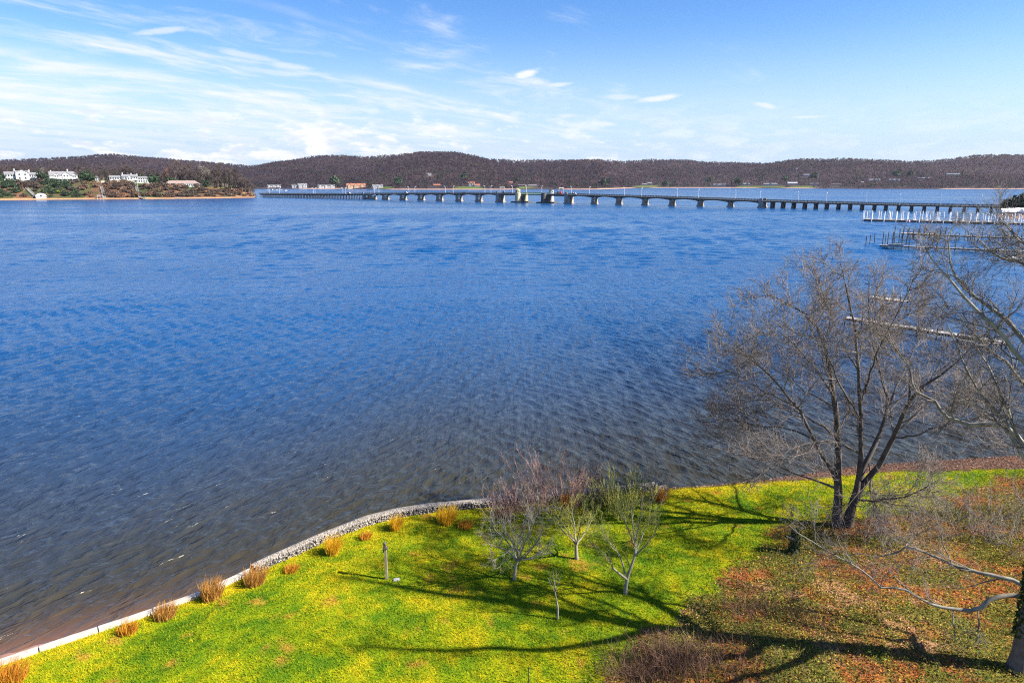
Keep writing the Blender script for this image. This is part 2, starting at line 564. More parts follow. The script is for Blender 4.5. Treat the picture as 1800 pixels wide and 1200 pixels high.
def lawn_color(x, y, rnd=None):
    n = fbm(x, y, 0.33, 4)
    m = fbm(x + 31, y + 57, 1.3, 3)
    f = fbm(x + 7, y + 3, 5.0, 2)
    t = np.clip((n * 0.40 + m * 0.34 + f * 0.36 - 0.36) * 2.3, 0, 1)
    edge = sstep(3.2, 0.2, y_shore(x) - y) * 0.55
    t = np.clip(t + edge, 0, 1)
    if rnd is not None:
        t = np.clip(t + (rnd - 0.5) * 0.65, 0, 1)
    t = t[..., None]
    a, b, c = np.array((0.062, 0.150, 0.003)), np.array((0.215, 0.265, 0.002)), np.array((0.46, 0.36, 0.006))
    col_ = np.where(t < 0.5, a + (b - a) * t * 2, b + (c - b) * (t * 2 - 1))
    dry = sstep(0.70, 0.80, fbm(x + 61, y + 5, 0.9, 4))[..., None] * 0.7
    return col_ * (1 - dry) + np.array((0.42, 0.22, 0.03)) * dry


def brush_color(x, y, rnd):
    n = fbm(x, y, 0.5, 4)
    m = fbm(x + 11, y + 71, 1.6, 3)
    pal = np.array([(0.42, 0.12, 0.025), (0.30, 0.10, 0.035), (0.20, 0.085, 0.045), (0.42, 0.22, 0.025), (0.11, 0.125, 0.015),
                    (0.08, 0.10, 0.018), (0.30, 0.20, 0.025), (0.46, 0.25, 0.12)])
    w = n * 0.62 + m * 0.38
    i = np.clip(((w - 0.28) / 0.44 + (rnd - 0.5) * 0.9) * 7.5, 0, 7.49).astype(int)
    return pal[i]


def bank_w(x):
    """width of the brown leafy strip along the water"""
    return 0.7 + 1.1 * sstep(14, 26, x) + 1.2 * sstep(24, 40, x) + 0.5 * (fbm(x, x * 0 + 4, 0.5, 3) - 0.5)


def weed_patch(x, y):
    return fbm(x, y * 1.6, 0.34, 4) * 1.1 + 0.25 * fbm(x + 5, y, 1.7, 3) + 0.045 - 0.085 * sstep(17, 8, x)


# ---- ground sheets
xs = np.arange(-70, 85, 0.3)
ds = np.concatenate([[-4, -3, -2.2, -1.6, -1.2, -0.9, -0.6, -0.3, -0.03, -0.01], np.arange(0.0, 8, 0.25), np.arange(8, 30, 0.4), np.arange(30, 90, 3.0)])
XX, DD = np.meshgrid(xs, ds)
YY = y_shore(XX) - DD
ZZ = ground_z(XX, DD)
nr, nc = XX.shape
idx = np.arange(nr * nc).reshape(nr, nc)
quads = np.stack([idx[:-1, :-1], idx[1:, :-1], idx[1:, 1:], idx[:-1, 1:]], -1).reshape(-1, 4)
V = np.stack([XX, YY, ZZ], -1).reshape(-1, 3)
cx, cy = V[quads, 0].mean(1), V[quads, 1].mean(1)
cd = y_shore(cx) - cy
isb = brush_mask(cx, cy)
bank = (cd < bank_w(cx)) & (cx > X_WALL_END)
rl = R.random(len(V))


def sub_mesh(name, faces, colors, m, kind='structure'):
    used, inv = np.unique(faces, return_inverse=True)
    o = mesh_np(name, V[used], inv.reshape(faces.shape), m, smooth=True, colors=colors[used])
    return tag(o, kind=kind)


M['soil'] = vmat('lawn_soil', 0.95, 9.0, 0.35, 0.6, 14.0, spec=0.1)
M['litter'] = vmat('litter_soil', 0.95, 7.0, 0.45, 0.8, 10.0, spec=0.1)
sub_mesh('lawn', quads[~isb & ~bank], lawn_color(V[:, 0], V[:, 1]) * 0.85, M['soil'])
bc = brush_color(V[:, 0], V[:, 1], rl)
bc = bc * 0.55 + np.array((0.15, 0.07, 0.025)) * 0.35
wpt = sstep(0.72, 0.82, weed_patch(V[:, 0], V[:, 1]))[:, None]
bc = bc * (1 - wpt * .8) + np.array((0.10, 0.105, 0.016)) * wpt * .8
sub_mesh('leafy_ground', quads[isb & ~bank], bc, M['litter'])
bkc = lerp(np.array((0.10, 0.075, 0.055)), np.array((0.20, 0.10, 0.06)), rl[:, None])
sub_mesh('shore_bank', quads[bank], bkc, M['litter'])

# ---- sand showing at the foot of the wall in the shallows
sx = np.linspace(-44, X_CAP_END - 1, 120)
sd = np.linspace(-11, 0.1, 60)
SX, SD = np.meshgrid(sx, sd)
sand_edge = lambda x: 0.8 + np.clip(-12.5 - x, 0, 30) * 0.30
SZ = np.clip(0.085 * (SD + sand_edge(SX)), -1.2, 0.5) + 0.07 * (fbm(SX, SD, 0.7, 3) - 0.5) - 0.02
nr, nc = SX.shape
idx = np.arange(nr * nc).reshape(nr, nc)
sq = np.stack([idx[:-1, :-1], idx[:-1, 1:], idx[1:, 1:], idx[1:, :-1]], -1).reshape(-1, 4)
M['sand'] = mat('wet_sand', (0.33, 0.17, 0.115), (0.24, 0.125, 0.08), 2.0, 0.45, 0.3, 12.0)
tag(mesh_np('beach', np.stack([SX, y_shore(SX) - SD, SZ], -1).reshape(-1, 3), sq, M['sand'], smooth=True), kind='structure')

# ------------------------------------------------------------------ water
ys = [19.0]
while ys[-1] < 9000:
    y = ys[-1]
    ys.append(y * (1.0045 if y < 620 else 1.05))
ys = np.array(ys)
us = np.concatenate([[-4, -3, -2.3, -1.8, -1.45, -1.25], np.linspace(-1.12, 1.12, 770), [1.25, 1.45, 1.8, 2.3, 3, 4]])
WX = us[None, :] * ys[:, None]
WY = np.repeat(ys[:, None], len(us), 1)
gap = np.maximum(ys[:, None] * 0.0046, ys[:, None] * np.gradient(us)[None, :])
WZ, HX, HY = np.zeros_like(WX), np.zeros_like(WX), np.zeros_like(WX)
rw = np.random.default_rng(21)
wA = 0.25 + 0.75 * sstep(18, -10, WX)                              # waves bent along the left shore
wB = 0.2 + 0.8 * sstep(-10, 16, WX)
wC = 0.45 + 0.25 * sstep(60, 200, WY)
wD = sstep(60, 240, WY)
lull = 0.75 + 0.5 * fbm(WX, WY, 0.045, 3)
for fam, wgt, ang, spread, n in ((0, wA, 60, 13, 24), (1, wB, 122, 15, 24), (2, wC, 4, 30, 24), (3, wD, 2, 30, 24)):
    for k in range(n):
        lam = 0.30 * (1.9 / 0.30) ** rw.random() if fam < 3 else 2.6 * (9 / 2.6) ** rw.random()
        a = math.radians(ang - 90 + rw.normal(0, spread)) + math.pi / 2
        # direction of travel is across the crest
        cdx, cdy = math.cos(a + math.pi / 2), math.sin(a + math.pi / 2)
        kk = 2 * math.pi / lam
        slope = (0.14 if fam < 2 else 0.11) * (lam / 1.0) ** (-0.35 if lam > 1.0 else 0.2)
        if fam == 3:
            slope = 0.042
        amp = slope / kk / math.sqrt(n / 10.0)
        fade = sstep(1.8, 3.6, lam / gap)
        grp = 0.35 + 1.3 * fbm(WX * 1.0 + k * 13.7, WY + fam * 31, 0.9 / (lam * 3.0), 2)
        ph = kk * (WX * cdx + WY * cdy) + rw.random() * 6.28
        A = amp * fade * wgt * lull * grp
        WZ += A * np.sin(ph)
        c = np.cos(ph)
        HX += 0.85 * A * c * cdx
        HY += 0.85 * A * c * cdy
shore_d = WY - y_shore(WX)
lft = sstep(-9, -14, WX)
calm = lerp(0.35 + 0.65 * sstep(0.0, 4.0, shore_d), 0.12 + 0.88 * sstep(sand_edge(WX) - 0.5, sand_edge(WX) + 6.0, shore_d), lft)
WZ *= calm
HX *= calm
HY *= calm
depth = np.clip(shore_d, 0, 200)
shal = np.exp(-np.clip(depth - sand_edge(WX), 0, 99) / 1.6)[..., None] * sstep(-9, -16, WX)[..., None] * 0.8
mid = np.exp(-(depth / 46.0) ** 1.7)[..., None]
deepc = np.array((0.002, 0.055, 0.170))
midc = np.array((0.033, 0.029, 0.0135))
sandc = np.array((0.15, 0.075, 0.045))
wc = deepc * (1 - mid) + midc * mid
wc = wc * (1 - shal) + sandc * shal
nr, nc = WX.shape
idx = np.arange(nr * nc).reshape(nr, nc)
wq = np.stack([idx[:-1, :-1], idx[:-1, 1:], idx[1:, 1:], idx[1:, :-1]], -1).reshape(-1, 4)
wm = bpy.data.materials.new('river_water')
wm.use_nodes = True
t = NT(wm.node_tree)
b = wm.node_tree.nodes['Principled BSDF']
b.inputs['IOR'].default_value = 1.333

t.put(b.inputs['Base Color'], t.n('ShaderNodeAttribute', attribute_name='Col').outputs['Color'])
tc = t.n('ShaderNodeTexCoord').outputs['Object']
sp_ = t.n('ShaderNodeSeparateXYZ')
t.put(sp_.inputs[0], tc)
px_, py_, _ = sp_.outputs
far = t.ramp(py_, 60, 420)
t.put(b.inputs['Specular IOR Level'], t.ramp(py_, 40, 260, 0.62, 0.38))
patch = t.noise(t.xyz(t.math('MULTIPLY', px_, 0.35), py_), 0.016, 4.0, 0.55)
cats = t.noise(t.xyz(px_, t.math('MULTIPLY', py_, 0.14)), 0.42, 4.0, 0.7)
patch = t.ramp(t.math('ADD', t.math('MULTIPLY', patch, 0.6), t.math('MULTIPLY', cats, 0.4)), 0.36, 0.64)
r1 = t.noise(t.xyz(t.math('MULTIPLY', px_, 0.62), py_), 0.34, 7.0, 0.6, 0.3)
hgt = t.math('MULTIPLY', r1, t.math('MULTIPLY', t.math('ADD', 0.42, t.math('MULTIPLY', far, 0.35)), t.ramp(patch, 0, 1, 0.45, 1.3)))


def ridged(deg, sc, seed):
    """narrow steep ripples with crests along the direction deg"""
    c_, s_ = math.cos(math.radians(deg)), math.sin(math.radians(deg))
    al = t.math('ADD', t.math('MULTIPLY', px_, c_ * 0.2), t.math('MULTIPLY', py_, s_ * 0.2))
    ac = t.math('ADD', t.math('MULTIPLY', px_, -s_), t.math('MULTIPLY', py_, c_))
    v = t.noise(t.xyz(al, ac, seed), sc, 4.0, 0.5, 0.25)
    v = t.math('SUBTRACT', 1.0, t.math('MINIMUM', t.math('MULTIPLY', t.math('ABSOLUTE', t.math('SUBTRACT', v, 0.5)), 6.5), 1.0))
    return t.math('MULTIPLY', v, v)


near = t.math('SUBTRACT', 1.0, far)
rA = t.math('MULTIPLY', ridged(57, 0.95, 0.0), t.ramp(px_, 22, -12, 0.15, 1.0))
rB = t.math('MULTIPLY', ridged(124, 1.0, 4.0), t.ramp(px_, -12, 20, 0.15, 1.0))
rC = t.math('MULTIPLY', ridged(8, 0.6, 8.0), 0.45)
rip = t.math('MULTIPLY', t.math('MAXIMUM', t.math('MAXIMUM', rA, rB), rC), t.math('MULTIPLY', near, 0.12))
hgt = t.math('ADD', hgt, rip)
bn = t.n('ShaderNodeBump')
bn.inputs['Distance'].default_value = 1.0
t.put(bn.inputs['Strength'], t.math('ADD', 0.55, t.math('MULTIPLY', patch, 0.45)))
t.put(bn.inputs['Height'], hgt)
t.put(b.inputs['Normal'], bn.outputs[0])
t.put(b.inputs['Roughness'], t.math('ADD', 0.15, t.math('MULTIPLY', far, t.ramp(patch, 0, 1, 0.0, 0.08))))
water = mesh_np('water', np.stack([WX + HX, WY + HY, WZ], -1).reshape(-1, 3), wq, wm, smooth=True, colors=wc.reshape(-1, 3))
tag(water, kind='structure')

# ------------------------------------------------------------------ far hills
RIDGE = [(-700, 282), (-300, 286), (0, 286), (100, 281), (150, 277), (200, 274), (240, 278), (300, 285), (350, 288), (420, 293), (450, 294), (500, 287), (560, 280),
         (600, 278), (650, 279), (700, 275), (740, 271), (800, 272), (830, 277), (860, 284), (900, 286), (950, 285), (1000, 287), (1040, 286),
         (1100, 286), (1150, 285), (1200, 285), (1240, 288), (1290, 290), (1340, 291), (1370, 288), (1400, 283), (1450, 282), (1500, 282), (1560, 285),
         (1600, 288), (1640, 286), (1680, 282), (1720, 277), (1760, 277), (1800, 278), (1900, 276), (2200, 282), (2600, 290)]
FAR_SHORE = [(-700, 333.0), (300, 333.0), (450, 332.2), (600, 332.0), (690, 333.4), (880, 333.4), (960, 332.4), (990, 333.2), (1050, 333.2), (1100, 331.2),
             (1150, 330.2), (1300, 330.4), (1400, 331.2), (1560, 332.2), (1700, 332.4), (1800, 332.5), (2600, 333)]
FS = np.array([G(x, y, 0)[:2] for x, y in FAR_SHORE])
FS_U = FS[:, 0] / FS[:, 1]
R_PX = np.array([r[0] for r in RIDGE], float)
RU = (R_PX - 900) / 1200


def far_shore_Y(u):
    return np.interp(u, FS_U, FS[:, 1])


RD = 900.0
_rz = []
for (x, y) in RIDGE:
    Yr = float(far_shore_Y((x - 900) / 1200 / 1.026)) + RD
    p = D(x, y, Yr)
    _rz.append((p[0] / p[1], p[2]))
_rz = np.array(_rz)


def hill_z(x, y):
    x, y = np.asarray(x, float), np.asarray(y, float)
    u = x / y
    Y0 = far_shore_Y(u)
    zr = np.interp(u, _rz[:, 0], _rz[:, 1])
    s = (y - Y0) / RD
    z = 1.6 * sstep(0, 0.012, s) + (zr - 1.6) * np.clip(s - 0.012, 0, 1) ** 1.12 / 0.988 ** 1.12
    z = z - np.clip(s - 1, 0, 3) * 60
    bump = (fbm(x, y, 1 / 260.0, 4) - 0.5) * 46 * sstep(0.05, 0.45, s) * sstep(1.15, 0.8, s)
    return np.where(s < 0, np.maximum(-3, s * 120), z + bump)


us2 = np.concatenate([[-4, -3, -2.3, -1.9, -1.6, -1.45], np.linspace(-1.35, 1.35, 420), [1.45, 1.6, 1.9, 2.3, 3, 4]])
ss = np.concatenate([[-0.02, -0.004, 0, 0.004, 0.008, 0.012, 0.02], np.linspace(0.03, 1.0, 48), [1.1, 1.3, 1.6]])
UU, SS = np.meshgrid(us2, ss)
HYY = far_shore_Y(UU) + SS * RD
HXX = UU * HYY
HZZ = hill_z(HXX, HYY)
hn = fbm(HXX, HYY, 1 / 90.0, 4)[..., None]
hc = lerp(np.array((0.040, 0.030, 0.034)), np.array((0.062, 0.043, 0.042)), np.clip(hn * 1.6 - 0.3, 0, 1))
upx = 900 + 1200 * UU * 1.026
beachy = np.zeros_like(UU)
for a, c in ((530, 600), (685, 900), (985, 1110), (1150, 1330), (1380, 1430), (1660, 1800)):
    beachy += sstep(a - 12, a + 6, upx) * sstep(c + 12, c - 6, upx)
bm = (np.clip(beachy, 0, 1) * (SS <= 0.0125))[..., None]
hc = hc * (1 - bm) + np.array((0.36, 0.23, 0.16)) * bm
grass_far = np.zeros_like(UU)
for a, c in ((655, 690), (800, 850), (910, 935), (1118, 1160), (1300, 1380), (1390, 1430)):
    grass_far += sstep(a - 6, a + 4, upx) * sstep(c + 6, c - 4, upx)
gm = (np.clip(grass_far, 0, 1) * (SS > 0.0125) * (SS < 0.09))[..., None]
hc = hc * (1 - gm) + np.array((0.085, 0.11, 0.03)) * gm
nr, nc = UU.shape
idx = np.arange(nr * nc).reshape(nr, nc)
hq = np.stack([idx[:-1, :-1], idx[:-1, 1:], idx[1:, 1:], idx[1:, :-1]], -1).reshape(-1, 4)
M['hill'] = vmat('hill_soil', 0.95, 0.05, 0.2, spec=0.05)
tag(mesh_np('hills', np.stack([HXX, HYY, HZZ], -1).reshape(-1, 3), hq, M['hill'], smooth=True, colors=hc.reshape(-1, 3)), kind='structure')


def hill_hit(x, y, default=60):
    """where the ray through a pixel first meets the far hillside"""
    a, b, c = ray(x, y)
    u = a / b
    Y = float(far_shore_Y(u)) + 2
    for _ in range(600):
        z = CAM_Z + c * (Y / b)
        if float(hill_z(a / b * Y, Y)) >= z:
            break
        Y += 2.0
    return np.array((a / b * Y, Y, float(hill_z(a / b * Y, Y))))


# column, row and width of every house across the river (the woods leave room round them)
FAR_HOUSES = [(482, 329.5, 36), (518, 330.5, 16), (532, 330.5, 24), (574, 330.8, 46), (626, 330.8, 50), (664, 331.5, 26), (755, 308.5, 10), (829, 327.5, 16), (839, 328, 14), (898, 323, 10), (918, 327.5, 24), (936, 328, 22), (768, 327, 18), (1133, 325.5, 14), (1142, 325, 13), (1265, 326.5, 40), (1309, 326, 30), (1354, 326, 40), (1393, 324.5, 28), (1432, 325.5, 26), (1401, 298.5, 7), (1418, 309, 20), (1470, 326, 28), (1537, 319, 30), (1516, 322, 6), (1572, 318.5, 28), (1624, 315, 38), (1675, 308, 36)]


# woods covering the hills: bare crowns beyond counting
def crowns(px, py, pz, hgt, wid, colr, n=15, rng=R):
    """loose upright sprays of twigs, one spray of n blades per tree"""
    N = len(px)
    th = rng.random((N, n)) * 2 * math.pi
    el = rng.random((N, n)) ** 0.7
    rr = np.sqrt(rng.random((N, n)))
    hh = 0.42 + 0.58 * el
    lim = np.sqrt(np.clip(1 - ((hh - 0.62) / 0.42) ** 2, 0.05, 1))
    bx = px[:, None] + wid[:, None] * rr * lim * np.cos(th)
    by = py[:, None] + wid[:, None] * rr * lim * np.sin(th)
    bz = pz[:, None] + hgt[:, None] * hh
    sz = wid[:, None] * (0.20 + 0.28 * rng.random((N, n)))
    ta = rng.random((N, n)) * 2 * math.pi
    v0 = np.stack([bx + sz * 0.8 * np.cos(ta), by + sz * 0.8 * np.sin(ta), bz - sz * (0.2 + 0.8 * rng.random((N, n)))], -1)
    v1 = np.stack([bx - sz * 0.8 * np.cos(ta + 0.6), by - sz * 0.8 * np.sin(ta + 0.6), bz - sz * 0.6 * rng.random((N, n))], -1)
    v2 = np.stack([bx + sz * 0.3 * (rng.random((N, n)) - 0.5), by + sz * 0.3 * (rng.random((N, n)) - 0.5), bz + sz * 1.1], -1)
    vs = np.stack([v0, v1, v2], 2).reshape(-1, 3)
    fs = np.arange(len(vs)).reshape(-1, 3)
    k = (0.85 + 0.3 * rng.random((N, n, 1)))
    cc = np.repeat((colr[:, None, :] * k)[:, :, None, :], 3, 2).reshape(-1, 3)
    return vs, fs, cc


NT_ = 50000
tu = R.random(NT_) * 2.3 - 1.15
ts = R.random(NT_) ** 0.9 * 1.04 + 0.016
tY = far_shore_Y(tu) + ts * RD
tX = tu * tY
tZ = hill_z(tX, tY)
tpx = 900 + 1200 * tu * 1.026
clear = np.zeros(NT_)
for a, c in ((655, 690), (800, 850), (910, 935), (1118, 1160), (1300, 1380), (1390, 1430)):
    clear += ((tpx > a) & (tpx < c) & (ts < 0.085))
for hx, hy, hw in FAR_HOUSES:
    hp = hill_hit(hx, hy)
    clear += (np.abs(tX - hp[0] * tY / hp[1]) < hw / 2 + 7) & (tY < hp[1] + 14) & (tY > hp[1] - 75)
keep = clear < 0.5
tu, ts, tX, tY, tZ, tpx = tu[keep], ts[keep], tX[keep], tY[keep], tZ[keep], tpx[keep]
kn = fbm(tX, tY, 1 / 130.0, 3)
r1_ = R.random(len(tX))
pal = np.array([(0.084, 0.060, 0.072), (0.104, 0.070, 0.078), (0.072, 0.055, 0.068), (0.125, 0.082, 0.082), (0.094, 0.074, 0.068), (0.17, 0.075, 0.06)])
ci = np.clip((kn - 0.25) * 8 + (r1_ - 0.5) * 3.0, 0, 4.99).astype(int)
ci[(R.random(len(tX)) < 0.03) & (ts < 0.4)] = 5
tc_ = pal[ci] * (0.62 + 0.8 * fbm(tX, tY, 1 / 330.0, 3))[:, None]
ever = (R.random(len(tX)) < 0.05 + 0.10 * (ts < 0.10)) & (ts < 0.45)
tc_[ever] = np.array((0.032, 0.058, 0.032))
th_ = 9 + 6 * R.random(len(tX))
tw_ = 3.6 + 2.2 * R.random(len(tX))
v_, f_, c_ = crowns(tX, tY, tZ - 5.0, th_ + 1.5, tw_, tc_, 14)
M['woods'] = vmat('bare_woods', 0.95, spec=0.05, trans=0.55)
woods = mesh_np('woods', v_, f_, M['woods'], colors=c_)
tag(woods, 'bare purple brown woods covering the hills across the river', 'woods', kind='stuff')

# ------------------------------------------------------------------ left bluff
BL_PX = [(-500, 356), (-200, 354), (0, 352), (100, 351), (200, 350.2), (300, 349.6), (380, 348.6), (440, 347.6), (458, 347.2)]
BS = np.array([G(x, y, 0)[:2] for x, y in BL_PX])
BU = BS[:, 0] / BS[:, 1]


def bluff_Y0(u):
    return np.interp(u, BU, BS[:, 1])


BTOP_PX = np.array([(-500, 22.5), (0, 22), (60, 21.5), (130, 20.5), (200, 20.5), (260, 18), (290, 14.5), (350, 13.5), (400, 12), (425, 8.5), (440, 4), (452, 1.2), (460, 0.6)])
BT_U = (BTOP_PX[:, 0] - 900) / 1200 / 1.027


def bluff_z(x, y):
    x, y = np.asarray(x, float), np.asarray(y, float)
    u = x / y
    d = y - bluff_Y0(u)
    top = np.interp(u, BT_U, BTOP_PX[:, 1])
    beach = 1.3 * sstep(0, 7, d)
    foot = 8 + 5 * (fbm(x, y * 0 + 3, 1 / 25.0, 2) - 0.5)
    wid = 42.0
    q = np.clip((d - foot) / wid, 0, 1)
    z = beach + (top - 1.3) * (q * 0.55 + 0.45 * q * q * (3 - 2 * q)) + 6.0 * sstep(90, 240, d) * sstep(2, 15, top)
    z = z + (fbm(x, y, 1 / 14.0, 3) - 0.5) * 2.2 * sstep(0.0, 0.25, q) * sstep(1.0, 0.8, q)
    z = z * sstep(330, 270, d) - 3 * sstep(270, 340, d)
    edge = sstep(-0.366, -0.372, u)
    return np.where(d < 0, -2.0, z * edge - 1.5 * (1 - edge))


us3 = np.concatenate([np.linspace(-1.15, -0.75, 60), np.linspace(-0.749, -0.36, 220)])
dd3 = np.concatenate([[-6, -1, 0, 1, 2.5, 4, 5.5, 7], np.arange(9, 60, 2.0), np.arange(62, 120, 6.0), np.arange(130, 350, 20.0)])
U3, D3 = np.meshgrid(us3, dd3)
Y3 = bluff_Y0(U3) + D3
X3 = U3 * Y3
Z3 = bluff_z(X3, Y3)
n3 = fbm(X3, Y3, 1 / 11.0, 4)[..., None]
m3 = fbm(X3 + 90, Y3, 1 / 30.0, 3)[..., None]
earth = lerp(np.array((0.17, 0.085, 0.042)), np.array((0.085, 0.052, 0.034)), np.clip(n3 * 2 - 0.5, 0, 1))
greenb = lerp(np.array((0.045, 0.060, 0.020)), np.array((0.085, 0.070, 0.036)), np.clip(n3 * 2 - 0.5, 0, 1))
sl = np.where(m3 > 0.5, earth, greenb)
px3 = (900 + 1200 * U3 * 1.027)[..., None]
turf = lerp(np.array((0.10, 0.17, 0.03)), np.array((0.17, 0.19, 0.04)), n3)
turf = np.where((px3 > 345) & (px3 < 412), np.array((0.33, 0.30, 0.035)), turf)
sandb = lerp(np.array((0.40, 0.24, 0.115)), np.array((0.27, 0.165, 0.09)), n3)
top3 = (D3 > 49)[..., None]
c3 = np.where((D3 < 9)[..., None], sandb, np.where(top3, turf, sl))
tip = (px3 > 405) & (D3 < 60)[..., None]
c3 = np.where(tip, lerp(np.array((0.32, 0.175, 0.085)), np.array((0.20, 0.12, 0.07)), n3), c3)
far_soil = (D3 > 110)[..., None]
c3 = np.where(far_soil, np.array((0.10, 0.075, 0.05)), c3)
nr, nc = U3.shape
idx = np.arange(nr * nc).reshape(nr, nc)
bq = np.stack([idx[:-1, :-1], idx[:-1, 1:], idx[1:, 1:], idx[1:, :-1]], -1).reshape(-1, 4)
M['bluff'] = vmat('bluff_soil', 0.95, 0.6, 0.3, spec=0.05)
tag(mesh_np('bluff_terrain', np.stack([X3, Y3, Z3], -1).reshape(-1, 3), bq, M['bluff'], smooth=True, colors=c3.reshape(-1, 3)), kind='structure')


def BP(x, d):
    """a point of the left bluff, d metres behind its waterline, in the column of the photograph at x"""
    u = (x - 900) / 1200 / 1.027
    Y = float(bluff_Y0(u)) + d
    return np.array((u * Y, Y, float(bluff_z(u * Y, Y))))

# ------------------------------------------------------------------ branching
def unit(v):
    return v / np.maximum(np.linalg.norm(v, axis=-1, keepdims=True), 1e-9)


def tubes(P, Rd, sides=5):
    """P (N,K,3) paths, Rd (N,K) radii -> verts, quads"""
    N, K, _ = P.shape
    T = np.empty_like(P)
    T[:, 1:-1] = P[:, 2:] - P[:, :-2]
    T[:, 0] = P[:, 1] - P[:, 0]
    T[:, -1] = P[:, -1] - P[:, -2]
    T = unit(T)
    main = unit(P[:, -1] - P[:, 0])
    ref = np.where(np.abs(main[:, 2:3]) < 0.8, np.array([[0, 0, 1.0]]), np.array([[1.0, 0, 0]]))
    A = unit(np.cross(T, ref[:, None, :]))
    B = np.cross(T, A)
    an = np.arange(sides) * 2 * math.pi / sides
    ring = A[:, :, None, :] * np.cos(an)[None, None, :, None] + B[:, :, None, :] * np.sin(an)[None, None, :, None]
    Vt = P[:, :, None, :] + ring * Rd[:, :, None, None]
    idx = np.arange(N * K * sides).reshape(N, K, sides)
    nx = np.roll(idx, -1, axis=2)
    q = np.stack([idx[:, :-1], nx[:, :-1], nx[:, 1:], idx[:, 1:]], -1).reshape(-1, 4)
    return Vt.reshape(-1, 3), q


def grow(P, Rd, n, t0, lenr, ang, rng, K=5, up=0.15, jit=0.18, rf=0.6, rmax=None, rmin=0.004, tip=0.25, t1=1.0, flat=0.0):
    """n children on every path; returns their paths and radii"""
    N, Kp, _ = P.shape
    seg = np.linalg.norm(P[:, 1:] - P[:, :-1], axis=-1)
    Lp = seg.sum(1)
    tt = (t0 + (t1 - t0) * (np.arange(n)[None, :] + rng.random((N, n))) / n)
    f = np.clip(tt, 0, 0.999) * (Kp - 1)
    i = f.astype(int)
    w = (f - i)[..., None]
    ar = np.arange(N)[:, None]
    p0 = P[ar, i] * (1 - w) + P[ar, i + 1] * w
    rad = Rd[ar, i] * (1 - w[..., 0]) + Rd[ar, i + 1] * w[..., 0]
    tan = unit(P[ar, i + 1] - P[ar, i])
    rv = rng.normal(size=(N, n, 3))
    rv[..., 2] *= (1 - flat)
    side = unit(rv - (rv * tan).sum(-1, keepdims=True) * tan)
    a = np.radians(ang + rng.normal(0, 11, (N, n)))[..., None]
    d = tan * np.cos(a) + side * np.sin(a)
    ln = (lenr[0] + (lenr[1] - lenr[0]) * rng.random((N, n))) * (1 - 0.45 * tt)
    if lenr[1] < 1.01:
        ln = ln * Lp[:, None]
    r0 = np.maximum(np.minimum(rad * rf, rmax if rmax else 9), rmin)
    M_ = N * n
    p = p0.reshape(M_, 3)
    d = unit(d.reshape(M_, 3))
    st = (ln.reshape(M_) / (K - 1))[:, None]
    out = [p]
    for k in range(K - 1):
        d = unit(d + rng.normal(0, jit, (M_, 3)) + np.array([0, 0, up]))
        p = p + d * st
        out.append(p)
    Pn = np.stack(out, 1)
    Rn = r0.reshape(M_, 1) * np.linspace(1, tip, K)[None, :]
    return Pn, np.maximum(Rn, rmin * 0.7)


def resample(pts, K, wob=0.0, rng=R):
    """smooth (Catmull-Rom) resampling of a hand-laid path, with radius in column 3"""
    p = np.asarray(pts, float)
    q = np.vstack([2 * p[0] - p[1], p, 2 * p[-1] - p[-2]])
    L_ = np.concatenate([[0], np.cumsum(np.linalg.norm(p[1:, :3] - p[:-1, :3], axis=1))])
    s = np.linspace(0, L_[-1], K)
    out = np.empty((K, p.shape[1]))
    for j, x in enumerate(s):
        i = min(np.searchsorted(L_, x, 'right') - 1, len(p) - 2)
        u = (x - L_[i]) / max(L_[i + 1] - L_[i], 1e-9)
        a, b_, c, d = q[i], q[i + 1], q[i + 2], q[i + 3]
        out[j] = 0.5 * ((2 * b_) + (-a + c) * u + (2 * a - 5 * b_ + 4 * c - d) * u * u + (-a + 3 * b_ - 3 * c + d) * u ** 3)
    if wob:
        out[1:-1, :3] += rng.normal(0, wob, (K - 2, 3))
    return out


def tube_obj(name, sets, m, parent, sides):
    vs, fs, b = [], [], 0
    for (P, Rd), s in zip(sets, sides):
        v, f = tubes(P, Rd, s)
        vs.append(v)
        fs.append(f + b)
        b += len(v)
    return mesh_np(name, np.vstack(vs), np.vstack(fs), m, parent, smooth=True)


def limb_from_px(pts, K=14, wob=0.03):
    """pts: (x, y, Y, radius) picked along a limb in the photograph"""
    return resample([list(D(x, y, Y)) + [r] for x, y, Y, r in pts], K, wob)


